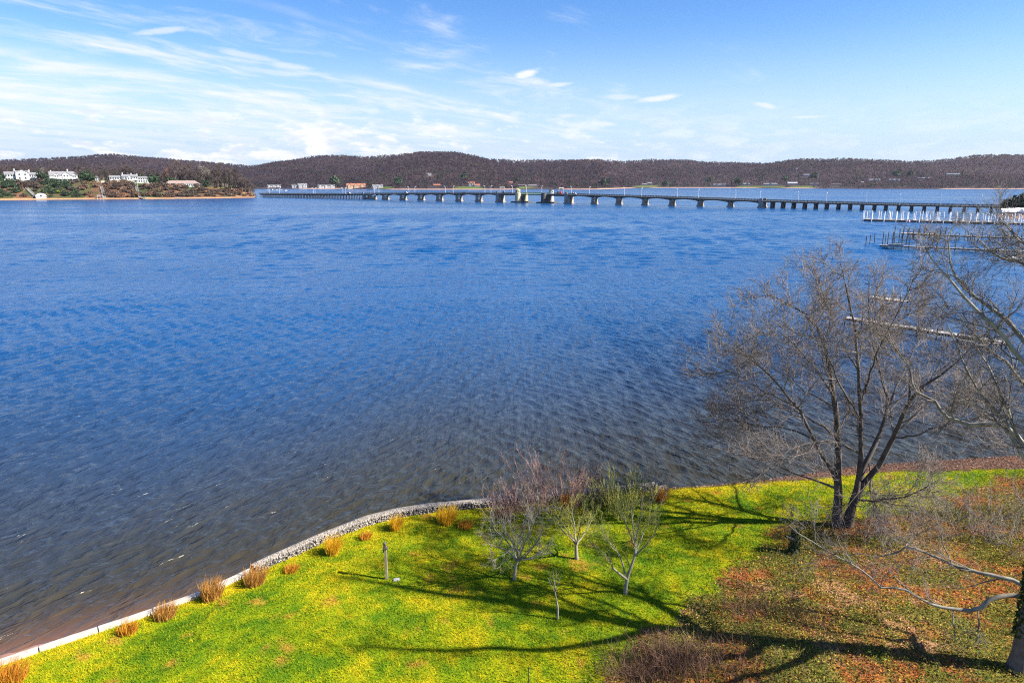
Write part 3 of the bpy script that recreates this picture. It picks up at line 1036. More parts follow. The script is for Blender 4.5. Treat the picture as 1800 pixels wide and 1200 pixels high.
# ------------------------------------------------------------------ the large bare tree on the bank
base = L(1478, 925)
Yb = base[1]
rt = np.random.default_rng(11)
big = empty('bare_tree', base, 0, 'large multi-trunked bare tree at the river edge with dark bark', 'tree')
LIMBS = [
    # trunk, left stem, continuing to the left high tip
    [(1471, 935, 0, .55), (1472, 880, 0, .42), (1473, 830, 0, .36), (1474, 773, 0, .31), (1466, 698, .1, .25), (1453, 615, .3, .17), (1437, 577, .5, .12), (1403, 544, .8, .08), (1337, 511, 1.2, .03)],
    # right stem and its three leaders
    [(1489, 935, 0, .60), (1496, 895, -.1, .46), (1507, 860, -.2, .30), (1512, 815, -.4, .24), (1514, 732, -.8, .19), (1507, 648, -1.3, .15), (1503, 577, -1.6, .11), (1487, 511, -2, .07), (1478, 462, -2.3, .03)],
    [(1500, 880, -.1, .36), (1515, 830, .2, .28), (1528, 802, .4, .25), (1549, 757, .8, .22), (1560, 711, 1.2, .17), (1553, 673, 1.5, .13), (1537, 615, 2, .10), (1528, 544, 2.4, .07), (1552, 488, 2.8, .03)],
    [(1503, 878, .1, .38), (1522, 845, -.2, .32), (1541, 823, -.5, .28), (1566, 777, -1, .24), (1595, 711, -1.6, .18), (1620, 682, -2, .13), (1657, 657, -2.4, .10), (1695, 625, -2.9, .06), (1725, 590, -3.3, .03)],
    [(1597, 712, -1.6, .13), (1600, 672, -1.2, .10), (1595, 636, -.7, .09), (1566, 602, 0, .06), (1540, 560, .6, .03)],
    # left low leader
    [(1472, 850, 0, .24), (1460, 822, -.4, .20), (1445, 802, -.8, .18), (1428, 765, -1.3, .15), (1399, 711, -1.8, .12), (1378, 690, -2, .10), (1345, 652, -2.4, .08), (1312, 623, -2.8, .05), (1266, 573, -3.3, .02)],
    [(1474, 772, 0, .14), (1450, 752, .8, .11), (1428, 740, 1.3, .09), (1390, 715, 2, .07), (1337, 702, 2.8, .05), (1275, 715, 3.5, .02)],
    [(1471, 858, 0, .15), (1445, 848, 1, .11), (1420, 840, 1.6, .09), (1357, 815, 2.6, .06), (1303, 790, 3.2, .04), (1255, 768, 3.8, .02)],
    [(1500, 876, 0, .14), (1535, 880, -1, .10), (1562, 877, -1.8, .08), (1595, 872, -2.6, .05), (1640, 850, -3.6, .02)],
    [(1528, 812, .3, .09), (1531, 835, -.2, .08), (1530, 862, -.5, .07), (1537, 884, -.7, .04)],
    [(1466, 700, .1, .12), (1440, 655, -1, .09), (1410, 620, -1.9, .07), (1380, 590, -2.6, .05), (1340, 560, -3.4, .02)],
    [(1513, 740, -.7, .11), (1485, 690, -2, .09), (1460, 640, -3, .06), (1432, 590, -3.8, .04), (1415, 540, -4.4, .02)],
    [(1562, 712, 1.1, .10), (1585, 660, 2.4, .08), (1610, 610, 3.4, .06), (1640, 560, 4.4, .03), (1655, 520, 5, .02)],
    [(1512, 800, -.4, .10), (1480, 780, -2, .08), (1440, 776, -3, .06), (1390, 790, -4, .04), (1340, 830, -5, .02)],
    [(1545, 770, .7, .12), (1560, 730, 2.2, .09), (1590, 690, 3.5, .07), (1625, 640, 4.6, .05), (1650, 590, 5.5, .02)],
    [(1520, 690, -.9, .09), (1535, 640, -2.4, .08), (1555, 590, -3.6, .06), (1585, 540, -4.6, .04), (1605, 490, -5.2, .02)],
    [(1508, 650, -1.2, .09), (1480, 600, 0, .07), (1460, 550, 1, .05), (1440, 500, 1.8, .02)],
    [(1432, 772, -1.2, .10), (1385, 752, -.2, .07), (1330, 748, .8, .05), (1270, 735, 1.6, .02)],
    [(1402, 716, -1.8, .08), (1350, 690, -1, .06), (1300, 662, -.2, .04), (1258, 640, .6, .02)],
    [(1468, 715, .1, .09), (1420, 690, 1.5, .07), (1370, 655, 2.6, .05), (1310, 605, 3.4, .02)],
    [(1622, 682, -2, .08), (1655, 694, -1, .06), (1690, 700, 0, .04), (1720, 720, .8, .02)],
    [(1575, 768, -1.1, .10), (1610, 765, -2.4, .08), (1640, 752, -3.4, .06), (1680, 740, -4.3, .03), (1715, 700, -5, .02)],
]
LP = [limb_from_px([(x, y, Yb + dy, r * 0.57) for x, y, dy, r in l]) for l in LIMBS]


def local(P, o):
    return P - np.array(o)


def tree_from_limbs(root, LP, ntrunk, levels, m_bark, m_limb, m_twig, rng, limb_sides=9, lname='limb'):
    o0 = np.array(root.location)
    tr = [(local(l[None, :, :3], o0), l[None, :, 3]) for l in LP]
    tube_obj('trunk', tr[:ntrunk], m_bark, root, [12] * ntrunk)
    for k in range(ntrunk, len(tr)):
        tube_obj(lname, [tr[k]], m_limb, root, [limb_sides])
    P = np.concatenate([t_[0] for t_ in tr])
    Rd = np.concatenate([t_[1] for t_ in tr])
    sets, sides = [], []
    cur = (P, Rd)
    for lv in levels:
        cur = grow(*cur, rng=rng, **lv)
        sets.append(cur)
        sides.append(5 if len(sets) == 1 else 3)
    return tube_obj('crown', sets, m_twig, root, sides)


tree_from_limbs(big, LP, 4, [
    dict(n=11, t0=0.34, lenr=(1.7, 4.0), ang=40, up=0.05, jit=0.16, rf=0.5, rmax=0.055, rmin=0.02, K=8),
    dict(n=9, t0=0.15, lenr=(0.9, 2.1), ang=38, up=0.06, jit=0.18, rf=0.55, rmax=0.024, rmin=0.013, K=6),
    dict(n=7, t0=0.10, lenr=(0.4, 1.0), ang=40, up=0.04, jit=0.2, rf=0.6, rmax=0.011, rmin=0.009, K=4),
    dict(n=1, t0=0.2, lenr=(0.3, 0.7), ang=42, up=0.02, jit=0.2, rf=0.8, rmax=0.009, rmin=0.007, K=3)],
    M['bark_dark'], M['bark_dark'], M['twig'], rt)

# ------------------------------------------------------------------ the plane tree whose trunk stands at the right edge
pb = L(1788, 1178)
rs = np.random.default_rng(5)
syc = empty('plane_tree', pb, 0, 'tall pale-limbed bare tree with ivy on its trunk beside the right edge', 'tree')
tx, ty = pb[0], pb[1]


def TP(z, r, dx=0.0, dy=0.0):
    return [tx + dx, ty + dy, z, r]


trunk = resample([TP(pb[2] - .2, .48), TP(pb[2] + .6, .36), TP(4, .31), TP(7, .30, .1), TP(10.5, .28, .25, .1), TP(14, .28, .3, .3), TP(17.5, .25, .1, .6), TP(21, .16, -.4, .9), TP(24.5, .05, -.8, 1.2)], 22, 0.02)
SL = [trunk]


def spx(pts, start, K=16):
    """a limb that leaves the trunk at height start and then follows the photograph"""
    q = [TP(start, pts[0][3] * 0.75)] + [list(D(x, y, Y)) + [r * 0.64] for x, y, Y, r in pts]
    return resample(q, K, 0.02, rs)


SL += [
    spx([(1800, 1046, 25.2, .17), (1741, 1053, 25.3, .15), (1716, 1072, 25.4, .14), (1665, 1067, 25.7, .11), (1640, 1063, 25.9, .10), (1606, 1044, 26.2, .085), (1576, 1031, 26.5, .075), (1551, 1034, 26.7, .065),
         (1530, 1012, 27, .06), (1504, 996, 27.3, .05), (1462, 972, 27.8, .04), (1420, 947, 28.3, .03), (1386, 922, 28.7, .015)], 4.6, 28),
    spx([(1800, 1029, 25.6, .16), (1766, 1015, 26, .14), (1716, 1004, 26.5, .12), (1673, 991, 27, .105), (1631, 972, 27.5, .09), (1593, 960, 28, .08), (1576, 970, 28.2, .06), (1538, 979, 28.6, .045), (1505, 972, 29, .03), (1470, 985, 29.4, .015)], 4.9, 24),
    spx([(1800, 780, 26.2, .15), (1773, 753, 26.5, .15), (1733, 746, 27, .15), (1700, 746, 27.5, .14), (1683, 741, 27.8, .13), (1667, 737, 28, .12), (1655, 723, 28.2, .11), (1643, 703, 28.5, .10), (1613, 690, 29, .08), (1603, 667, 29.2, .065), (1595, 640, 29.5, .05), (1578, 620, 29.8, .04), (1560, 580, 30.2, .015)], 10.4, 28),
    spx([(1783, 577, 26.6, .15), (1763, 557, 26.9, .13), (1742, 543, 27.2, .12), (1723, 528, 27.5, .11), (1707, 517, 27.8, .10), (1693, 500, 28, .09), (1682, 487, 28.2, .08), (1673, 473, 28.4, .06), (1668, 440, 28.9, .045), (1668, 423, 29, .035), (1672, 402, 29.2, .015)], 13.6, 24),
    spx([(1755, 582, 25.4, .12), (1733, 560, 25.6, .11), (1710, 538, 26, .09), (1680, 505, 26.4, .07), (1655, 475, 26.8, .05), (1630, 442, 27.2, .03), (1622, 410, 27.6, .015)], 13.0, 18),
    spx([(1800, 673, 26, .12), (1783, 658, 26.3, .11), (1775, 642, 26.5, .10), (1763, 630, 26.8, .09), (1747, 620, 27.1, .08), (1715, 590, 27.7, .06), (1690, 560, 28.2, .04), (1660, 535, 28.7, .02)], 12.0, 18),
    spx([(1800, 465, 28, .10), (1780, 460, 28.3, .09), (1760, 455, 28.6, .08), (1747, 445, 28.8, .065), (1733, 433, 29, .05), (1715, 415, 29.3, .02)], 17.0, 16),
    spx([(1800, 428, 27, .09), (1788, 418, 27.2, .08), (1775, 405, 27.5, .05), (1763, 390, 27.7, .02)], 17.6, 14),
    spx([(1790, 790, 24.6, .10), (1773, 753, 24.8, .09), (1750, 723, 25.1, .085), (1720, 687, 25.5, .07), (1700, 653, 25.8, .055), (1688, 620, 26.2, .045), (1665, 570, 26.8, .02)], 9.5, 18),
    spx([(1785, 760, 25, .09), (1773, 720, 25.3, .08), (1760, 700, 25.5, .07), (1747, 663, 25.8, .06), (1725, 623, 26.2, .045), (1700, 590, 26.6, .02)], 10.0, 16),
    # limbs that spread above and beyond the frame and throw the long shadows on the lawn
    resample([TP(9, .22), TP(11.5, .17, 1.6, -1.6), TP(14.5, .12, 3, -2.6), TP(17, .04, 4, -3.4)], 14, .05, rs),
    resample([TP(11, .22), TP(13.5, .18, 1.8, 1.6), TP(17, .12, 3.5, 2.8), TP(20, .04, 4.6, 3.5)], 14, .05, rs),
    resample([TP(12.5, .20), TP(15, .17, -.6, -1.8), TP(18.5, .12, -1.4, -3), TP(21.5, .05, -2.2, -3.6)], 14, .05, rs),
    resample([TP(15, .18), TP(18, .15, 1.2, .6), TP(21.5, .09, 2, 1.2), TP(24.5, .04, 2.4, 1.6)], 14, .05, rs),
    resample([TP(7.5, .20), TP(9.2, .15, .4, -1.6), TP(11.5, .10, .6, -3.2), TP(13.5, .04, 1.0, -4.6)], 14, .05, rs),
]
KS = 24
SL = [resample(l, KS) for l in SL]
tree_from_limbs(syc, SL, 1, [
    dict(n=12, t0=0.25, lenr=(1.2, 3.4), ang=46, up=0.07, jit=0.2, rf=0.5, rmax=0.032, rmin=0.012, K=7),
    dict(n=10, t0=0.2, lenr=(0.6, 1.8), ang=42, up=0.05, jit=0.2, rf=0.6, rmax=0.014, rmin=0.008, K=5),
    dict(n=6, t0=0.15, lenr=(0.3, 0.9), ang=42, up=0.03, jit=0.2, rf=0.6, rmax=0.008, rmin=0.006, K=4)],
    M['bark'], M['bark_pale'], M['twig_pale'], rs, 8)
# ivy sleeve on its trunk
n_ = 1500
za = pb[2] + 1.6 + 7.5 * rs.random(n_) ** 1.1
aa = rs.random(n_) * 2 * math.pi
rr = 0.30 + 0.11 * rs.random(n_)


def leaf_cards(c, size, rng, colr, flat=0.0):
    """small four-cornered leaves round the points c"""
    N = len(c)
    a = unit(rng.normal(size=(N, 3)) * np.array([1, 1, 1 - flat]))
    b_ = unit(np.cross(a, rng.normal(size=(N, 3)) * np.array([1, 1, 1 - flat]) + 1e-6))
    if flat:
        b_[:, 2] *= (1 - flat)
    s = size * (0.6 + 0.8 * rng.random((N, 1)))
    w = s * 0.55
    vs = np.stack([c - a * s, c + b_ * w, c + a * s, c - b_ * w], 1)
    bend = rng.normal(0, 0.25, (N, 1)) * s
    vs[:, 1, 2:3] += bend
    vs[:, 3, 2:3] += bend
    return vs.reshape(-1, 3), np.arange(4 * N).reshape(-1, 4), np.repeat(colr, 4, 0)


cc = np.stack([rr * np.cos(aa), rr * np.sin(aa), za - pb[2]], 1)
ivc = lerp(np.array((0.035, 0.06, 0.015)), np.array((0.075, 0.11, 0.025)), rs.random((n_, 1)))
v_, f_, c_ = leaf_cards(cc, 0.10, rs, ivc)
tag(mesh_np('ivy', v_, f_, M['leafmat'], syc, colors=c_), kind='stuff')

# ------------------------------------------------------------------ three small ornamental trees on the lawn
def small_tree(px, py, label, limbs, m_bark, m_twig, seed, lv=None, topmat=None):
    b0 = L(px, py)
    rg = np.random.default_rng(seed)
    rt_ = empty('crabapple_tree', b0, 0, label, 'tree', 'small bare trees on the lawn')
    ll = [limb_from_px([(x, y, b0[1] + dy, r * 0.62) for x, y, dy, r in l], 10, 0.015) for l in limbs]
    lv = lv or [dict(n=9, t0=0.25, lenr=(0.8, 1.8), ang=36, up=0.10, jit=0.16, rf=0.55, rmax=0.028, rmin=0.010, K=6),
                dict(n=7, t0=0.15, lenr=(0.4, 1.0), ang=36, up=0.08, jit=0.18, rf=0.6, rmax=0.011, rmin=0.006, K=5),
                dict(n=5, t0=0.15, lenr=(0.2, 0.55), ang=38, up=0.05, jit=0.2, rf=0.7, rmax=0.008, rmin=0.006, K=4)]
    tree_from_limbs(rt_, ll, 1, lv, m_bark, m_bark, m_twig, rg, 7, 'branch')
    return rt_


small_tree(905, 1019, 'small grey bare tree with a broad round crown, nearest the wooden post', [
    [(904, 1022, 0, .16), (906, 1000, 0, .12), (910, 985, 0, .11), (913, 975, 0, .09), (900, 952, .1, .07), (888, 930, .2, .05), (880, 905, .3, .02)],
    [(910, 988, 0, .09), (893, 968, -.4, .07), (875, 962, -.8, .055), (862, 958, -1.1, .04), (846, 940, -1.5, .015)],
    [(911, 984, 0, .09), (918, 960, .4, .06), (915, 930, .8, .05), (930, 900, 1.1, .03), (925, 872, 1.4, .012)],
    [(911, 986, 0, .08), (930, 970, -.3, .06), (945, 950, -.6, .05), (955, 925, -.8, .03), (965, 900, -1, .012)],
    [(909, 984, 0, .07), (895, 955, .8, .05), (870, 930, 1.3, .035), (855, 905, 1.7, .012)],
    [(911, 984, 0, .07), (935, 980, .8, .05), (952, 970, 1.2, .03), (962, 955, 1.6, .012)],
    [(911, 984, 0, .07), (905, 962, -.9, .05), (885, 975, -1.5, .03), (866, 985, -2, .012)],
    [(911, 984, 0, .07), (922, 955, -.9, .05), (935, 925, -1.5, .03), (945, 895, -2, .012)]], M['twig_grey'], M['twig_grey'], 31)
small_tree(1013, 982, 'small bare tree with yellow-green twigs standing back towards the seawall', [
    [(1014, 984, 0, .18), (1013, 965, 0, .14), (1013, 957, 0, .12), (1011, 940, .1, .07), (1008, 915, .2, .05), (1004, 885, .3, .02)],
    [(1013, 958, 0, .10), (1003, 945, -.3, .06), (988, 930, -.6, .045), (975, 905, -.9, .015)],
    [(1013, 958, 0, .10), (1022, 945, .4, .06), (1035, 925, .8, .045), (1045, 895, 1.1, .015)],
    [(1013, 957, 0, .08), (1018, 935, -.6, .05), (1025, 910, -1, .035), (1030, 880, -1.4, .012)],
    [(1013, 957, 0, .08), (1000, 935, .8, .05), (985, 915, 1.3, .03), (972, 890, 1.6, .012)]], M['twig_grey'], M['twig_green'], 32)
small_tree(1100, 1043, 'small bare tree forking low into two pale limbs, the tree nearest the leafy ground', [
    [(1099, 1046, 0, .19), (1101, 1030, 0, .15), (1103, 1016, 0, .14), (1112, 990, 0, .10), (1117, 975, .1, .09), (1118, 955, .2, .07), (1112, 920, .3, .05), (1110, 880, .4, .02)],
    [(1103, 1018, 0, .12), (1090, 1008, -.2, .09), (1078, 998, -.4, .08), (1068, 978, -.6, .06), (1052, 965, -.9, .04), (1035, 950, -1.2, .015)],
    [(1098, 1010, 0, .08), (1093, 985, .4, .06), (1082, 965, .7, .05), (1066, 945, 1, .04), (1052, 918, 1.3, .015)],
    [(1117, 976, .1, .08), (1130, 965, -.2, .06), (1140, 952, -.4, .05), (1152, 935, -.7, .03), (1157, 912, -1, .012)],
    [(1117, 972, .1, .07), (1128, 945, .8, .05), (1140, 915, 1.2, .035), (1145, 880, 1.5, .012)],
    [(1117, 960, .2, .06), (1104, 930, -.7, .05), (1092, 900, -1.1, .035), (1085, 868, -1.5, .012)],
    [(1116, 955, .2, .06), (1125, 915, -.6, .05), (1128, 880, -1, .03), (1130, 848, -1.3, .012)]], M['twig_grey'], M['twig_green'], 33)

sb = L(980, 1088)
sap = empty('sapling', sb, 0, 'thin bare sapling with upright twigs in front of the small trees', 'tree')
ll = [limb_from_px([(x, y, sb[1] + dy, r) for x, y, dy, r in l], 9, 0.006) for l in (
    [(980, 1088, 0, .055), (980, 1066, 0, .045), (976, 1044, 0, .03), (974, 1020, 0, .018), (972, 1000, 0, .006)],
    [(976, 1042, 0, .018), (970, 1030, .1, .012), (963, 1015, .15, .005)], [(976, 1042, 0, .018), (981, 1025, -.1, .012), (984, 1008, -.2, .005)],
    [(975, 1030, 0, .014), (978, 1015, .1, .009), (977, 1000, .2, .004)], [(975, 1034, 0, .012), (968, 1018, -.1, .008), (966, 1004, -.2, .004)])]
tree_from_limbs(sap, ll, 1, [dict(n=3, t0=0.35, lenr=(0.3, 0.6), ang=24, up=0.2, jit=0.1, rf=0.6, rmax=0.008, rmin=0.004, K=4)],
                M['twig_grey'], M['twig_grey'], M['twig_grey'], np.random.default_rng(35), 6, 'branch')

# ------------------------------------------------------------------ shrubs
def stems(n, spread, h, rad, rng, K=6, lean=0.35, r=0.012, droop=0.0):
    a = rng.random(n) * 2 * math.pi
    rr = np.sqrt(rng.random(n)) * rad
    p = np.stack([rr * np.cos(a), rr * np.sin(a), np.zeros(n)], 1)
    a2 = a + rng.normal(0, 0.7, n)
    ln = lean * rng.random(n)
    d = unit(np.stack([np.cos(a2) * ln * spread, np.sin(a2) * ln * spread, np.ones(n)], 1))
    L_ = h * (0.55 + 0.5 * rng.random(n))
    out = [p]
    for k in range(K - 1):
        d = unit(d + rng.normal(0, 0.08, (n, 3)) + np.stack([np.cos(a2), np.sin(a2), -np.ones(n)], 1) * droop)
        p = p + d * (L_ / (K - 1))[:, None]
        out.append(p)
    return np.stack(out, 1), np.full((n, 1), r) * np.linspace(1, 0.3, K)[None, :]


def twig_shrub(px, py, h, rad, n, m, label, seed, spread=1.0, lv=None, lean=0.6, name='shrub', r=0.020):
    b0 = L(px, py)
    rg = np.random.default_rng(seed)
    P, Rd = stems(int(n * 1.5), spread, h, rad, rg, lean=lean, r=r)
    sets, sides = [(P, Rd)], [3]
    cur = (P, Rd)
    for l in (lv or [dict(n=4, t0=0.3, lenr=(0.25, 0.6), ang=26, up=0.12, jit=0.12, rf=0.7, rmax=0.013, rmin=0.009, K=5),
                     dict(n=5, t0=0.2, lenr=(0.3, 0.7), ang=28, up=0.1, jit=0.14, rf=0.7, rmax=0.010, rmin=0.008, K=4)]):
        cur = grow(*cur, rng=rg, **l)
        sets.append(cur)
        sides.append(3)
    o = tube_obj(name, sets, m, None, sides)
    o.location = [float(v) for v in b0]
    return tag(o, label, 'shrub', 'twiggy shrubs along the water')


twig_shrub(885, 912, 2.0, 0.8, 22, M['twig_pink'], 'pinkish bare shrub leaning over the seawall behind the leftmost small tree', 41)
twig_shrub(930, 905, 2.3, 0.9, 26, M['twig_pink'], 'dense reddish bare shrub at the seawall, second along it', 42)
twig_shrub(985, 898, 3.6, 1.0, 34, M['twig_pink'], 'tallest pinkish shrub with long whips rising above the water', 43, lean=0.9)
twig_shrub(1035, 890, 2.6, 0.9, 24, M['twig_pale'], 'greyish bare shrub between the tall pink one and the yellow-green one', 44)
twig_shrub(1090, 905, 2.6, 0.9, 40, M['twig_green'], 'yellow-green twiggy shrub at the shore behind the forked tree', 45)
twig_shrub(1135, 885, 2.4, 0.9, 22, M['twig_pale'], 'thin grey shrub with tall whips beside the orange grass', 46)
for k, (x, y, h, n) in enumerate([(1440, 925, 1.5, 16), (1515, 930, 1.8, 22), (1590, 925, 1.7, 24), (1650, 915, 2.0, 26), (1700, 945, 1.7, 22), (1745, 915, 2.2, 26), (1780, 960, 1.8, 20), (1560, 955, 1.2, 16)]):
    where = ['left of the large tree trunk', 'right at the foot of the large tree', 'first to the right of the large tree', 'second to the right of the large tree',
             'in front of the brambles beside the large tree', 'near the right edge under the pale limbs', 'nearest the ivy trunk', 'low in front of the large tree'][k]
    twig_shrub(x, y, h, 1.3, n, M['twig_pale'] if k % 2 else M['twig'], 'tangled leafless bramble ' + where, 60 + k, spread=1.6, lean=1.4, name='bramble_bush',
               lv=[dict(n=5, t0=0.2, lenr=(0.4, 1.0), ang=40, up=0.0, jit=0.2, rf=0.7, rmax=0.009, rmin=0.005, K=5),
                   dict(n=3, t0=0.2, lenr=(0.2, 0.5), ang=40, up=0.0, jit=0.2, rf=0.7, rmax=0.006, rmin=0.004, K=4)])

# ------------------------------------------------------------------ ornamental grasses on the wall
def grass_tuft(px, py, h, rad, n, cols, label, seed, wind=0.25):
    b0 = L(px, py)
    rg = np.random.default_rng(seed)
    P, Rd = stems(n, 1.0, h * 1.15, rad * 0.8, rg, K=5, lean=0.30, r=1.0, droop=0.03)
    P[:, :, 0] += wind * h * np.linspace(0, 1, 5)[None, :] ** 2
    a = rg.random(n) * math.pi
    w = 0.013
    sd = np.stack([np.cos(a), np.sin(a), np.zeros(n)], 1)[:, None, :] * (w * np.array([1, 1, .8, .55, .15]))[None, :, None]
    vs = np.stack([P - sd, P + sd], 2).reshape(-1, 3)
    idx = np.arange(n * 10).reshape(n, 5, 2)
    f = np.stack([idx[:, :-1, 0], idx[:, :-1, 1], idx[:, 1:, 1], idx[:, 1:, 0]], -1).reshape(-1, 4)
    t_ = rg.random((n, 1))
    c = np.array(cols[0]) * (1 - t_) + np.array(cols[1]) * t_
    o = mesh_np('ornamental_grass', vs, f, M['leafmat'], colors=np.repeat(c, 10, 0))
    o.location = [float(v) for v in b0]
    return tag(o, label, 'grass clump', 'dry grass clumps along the seawall')


OR, RB, GO = ((0.66, 0.34, 0.035), (0.50, 0.19, 0.02)), ((0.60, 0.34, 0.08), (0.40, 0.18, 0.04)), ((0.80, 0.54, 0.03), (0.66, 0.36, 0.02))
for k, (x, y, h, r_, n, c, lab) in enumerate([
    (18, 1195, 0.7, 0.75, 420, OR, 'orange grass clump at the bottom left corner inside the wall'),
    (225, 1110, 0.45, 0.5, 260, OR, 'low orange grass clump, second from the left end of the wall'),
    (290, 1083, 0.6, 0.6, 330, RB, 'brown-orange low grass clump where the pale wall cap ends'),
    (372, 1051, 0.95, 0.55, 420, RB, 'reddish brown upright grass clump left of the gravel strip'),
    (448, 1025, 0.85, 0.6, 460, RB, 'brown grass clump at the near end of the gravel strip'),
    (512, 1003, 0.35, 0.45, 220, OR, 'small orange grass tuft below the gravel strip'),
    (584, 973, 1.0, 0.42, 420, GO, 'leaning golden grass clump left of the wooden post'),
    (642, 946, 0.4, 0.4, 200, OR, 'small dry orange tuft behind the wooden post'),
    (695, 930, 0.8, 0.38, 380, GO, 'narrow bright golden grass clump behind and right of the post'),
    (783, 918, 0.95, 0.62, 520, GO, 'wide golden grass clump nearest the pink shrubs'),
    (818, 925, 0.35, 0.6, 260, OR, 'flattened orange grass patch beside the wide golden clump'),
    (885, 905, 0.5, 0.6, 240, RB, 'brown grass clump under the leftmost pink shrub'),
    (1000, 890, 0.9, 0.7, 360, OR, 'orange grass clump under the tallest pink shrub'),
    (1070, 885, 0.9, 0.6, 300, RB, 'brown-orange grass between the yellow-green and grey shrubs'),
    (1158, 878, 0.75, 0.6, 380, OR, 'bright orange grass clump at the shore right of the shrubs')]):
    grass_tuft(x, y, h, r_, n, c, lab, 80 + k)

# ------------------------------------------------------------------ grass blades, fallen leaves, dry stalks
def on_land(n, x0, x1, d0, d1, rng):
    x = x0 + (x1 - x0) * rng.random(n)
    d = d0 + (d1 - d0) * rng.random(n)
    return x, y_shore(x) - d, d


rg = np.random.default_rng(90)
x, y, d = on_land(700000, -32, 48, 0.22, 24, rg)
Z_ = np.maximum(y, 1)
vis = (np.abs(x / Z_) < 0.98) & (y > 20) & ~brush_mask(x + rg.normal(0, .28, len(x)), y + rg.normal(0, .28, len(x))) & ~((d < bank_w(x) - 0.15) & (x > X_WALL_END)) & ~((d < 0.78) & (x > X_CAP_END - 1) & (x < X_WALL_END))
x, y, d = x[vis], y[vis], d[vis]
n = len(x)
z = ground_z(x, d)
hgt = 0.05 + 0.06 * rg.random(n)
clump = fbm(x, y, 1.7, 3)
hgt *= 0.6 + 0.9 * clump
a = rg.random(n) * 2 * math.pi
ln = 0.035 + 0.05 * rg.random(n)
w = 0.012 + 0.008 * rg.random(n)
p0 = np.stack([x - w * np.sin(a), y + w * np.cos(a), z - 0.01], 1)
p1 = np.stack([x + w * np.sin(a), y - w * np.cos(a), z - 0.01], 1)
p2 = np.stack([x + ln * np.cos(a), y + ln * np.sin(a), z + hgt], 1)
vs = np.stack([p0, p1, p2], 1).reshape(-1, 3)
cl = lawn_color(x, y, rg.random(n)) * (0.88 + 0.34 * rg.random((n, 1)))
tag(mesh_np('grass', vs, np.arange(3 * n).reshape(-1, 3), M['leafmat'], colors=np.repeat(cl, 3, 0)),
    'bright yellow-green mown grass covering the lawn', 'grass', kind='stuff')

x, y, d = on_land(480000, 2, 62, -1.3, 30, rg)
m_b = brush_mask(x + rg.normal(0, .45, len(x)), y + rg.normal(0, .45, len(x)))
m_k = (d < bank_w(x)) & (x > X_WALL_END)
keep = (np.abs(x / np.maximum(y, 1)) < 1.0) & (y > 18.5) & ((m_b & (rg.random(len(x)) > 0.62 * sstep(0.72, 0.82, weed_patch(x, y)))) | m_k)
x, y, d, m_k = x[keep], y[keep], d[keep], m_k[keep]
n = len(x)
z = ground_z(x, d) + 0.02 + 0.10 * rg.random(n) ** 2
rnd = rg.random(n)
cl = brush_color(x, y, rnd)
bk = np.array([(0.20, 0.085, 0.055), (0.14, 0.07, 0.055), (0.28, 0.13, 0.07), (0.26, 0.17, 0.13), (0.10, 0.06, 0.045)])
cl *= np.where(rg.random((n, 1)) < 0.12, 1.5, 1.0)
cl[m_k] = bk[(rg.random(m_k.sum()) * 5).astype(int)]
cl = cl * (0.45 + 1.0 * rg.random((n, 1)))
v_, f_, c_ = leaf_cards(np.stack([x, y, z], 1), 0.050, rg, cl, flat=0.55)
tag(mesh_np('fallen_leaves', v_, f_, M['leafmat'], colors=c_), 'orange and brown fallen leaves over the unmown ground', 'leaves', kind='stuff')

# low green and yellow weeds, and dry stalks
x, y, d = on_land(300000, 2, 55, 1.0, 30, rg)
g = weed_patch(x, y)
keep = (np.abs(x / np.maximum(y, 1)) < 1.0) & (y > 18.5) & brush_mask(x, y) & (rg.random(len(g)) < 0.12 + 0.88 * sstep(0.70, 0.83, g))
x, y, d = x[keep], y[keep], d[keep]
n = len(x)
z = ground_z(x, d) + 0.04 + 0.22 * rg.random(n)
pal_w = np.array([(0.10, 0.13, 0.015), (0.15, 0.17, 0.015), (0.22, 0.19, 0.02), (0.06, 0.085, 0.015), (0.28, 0.17, 0.03)])
cl = pal_w[(rg.random(n) * 5).astype(int)] * (0.75 + 0.9 * rg.random((n, 1)))
v_, f_, c_ = leaf_cards(np.stack([x, y, z], 1), 0.052, rg, cl, flat=0.4)
tag(mesh_np('weeds', v_, f_, M['leafmat'], colors=c_), 'low green and yellow weeds growing through the leaves', 'weeds', kind='stuff')


def stalks(n, x, y, z, h, rng, colr, lean=0.5, w=0.007):
    a = rng.random(n) * 2 * math.pi
    dr = np.stack([np.cos(a), np.sin(a), np.zeros(n)], 1)
    hh = h * (0.5 + 0.8 * rng.random((n, 1)))
    p = np.stack([x, y, z], 1)
    m1 = p + dr * hh * lean * 0.25 + np.array([0, 0, 1]) * hh * 0.6
    m2 = p + dr * hh * lean * (0.5 + 0.6 * rng.random((n, 1))) + np.array([0, 0, 1]) * hh * (0.75 + 0.35 * rng.random((n, 1)))
    P = np.stack([p, m1, m2], 1)
    b2 = rng.random(n) * math.pi
    s = np.stack([np.cos(b2), np.sin(b2), np.zeros(n)], 1)[:, None, :] * w * np.array([1, .8, .3])[None, :, None]
    vs = np.stack([P - s, P + s], 2).reshape(-1, 3)
    idx = np.arange(n * 6).reshape(n, 3, 2)
    f = np.stack([idx[:, :-1, 0], idx[:, :-1, 1], idx[:, 1:, 1], idx[:, 1:, 0]], -1).reshape(-1, 4)
    return vs, f, np.repeat(colr, 6, 0)


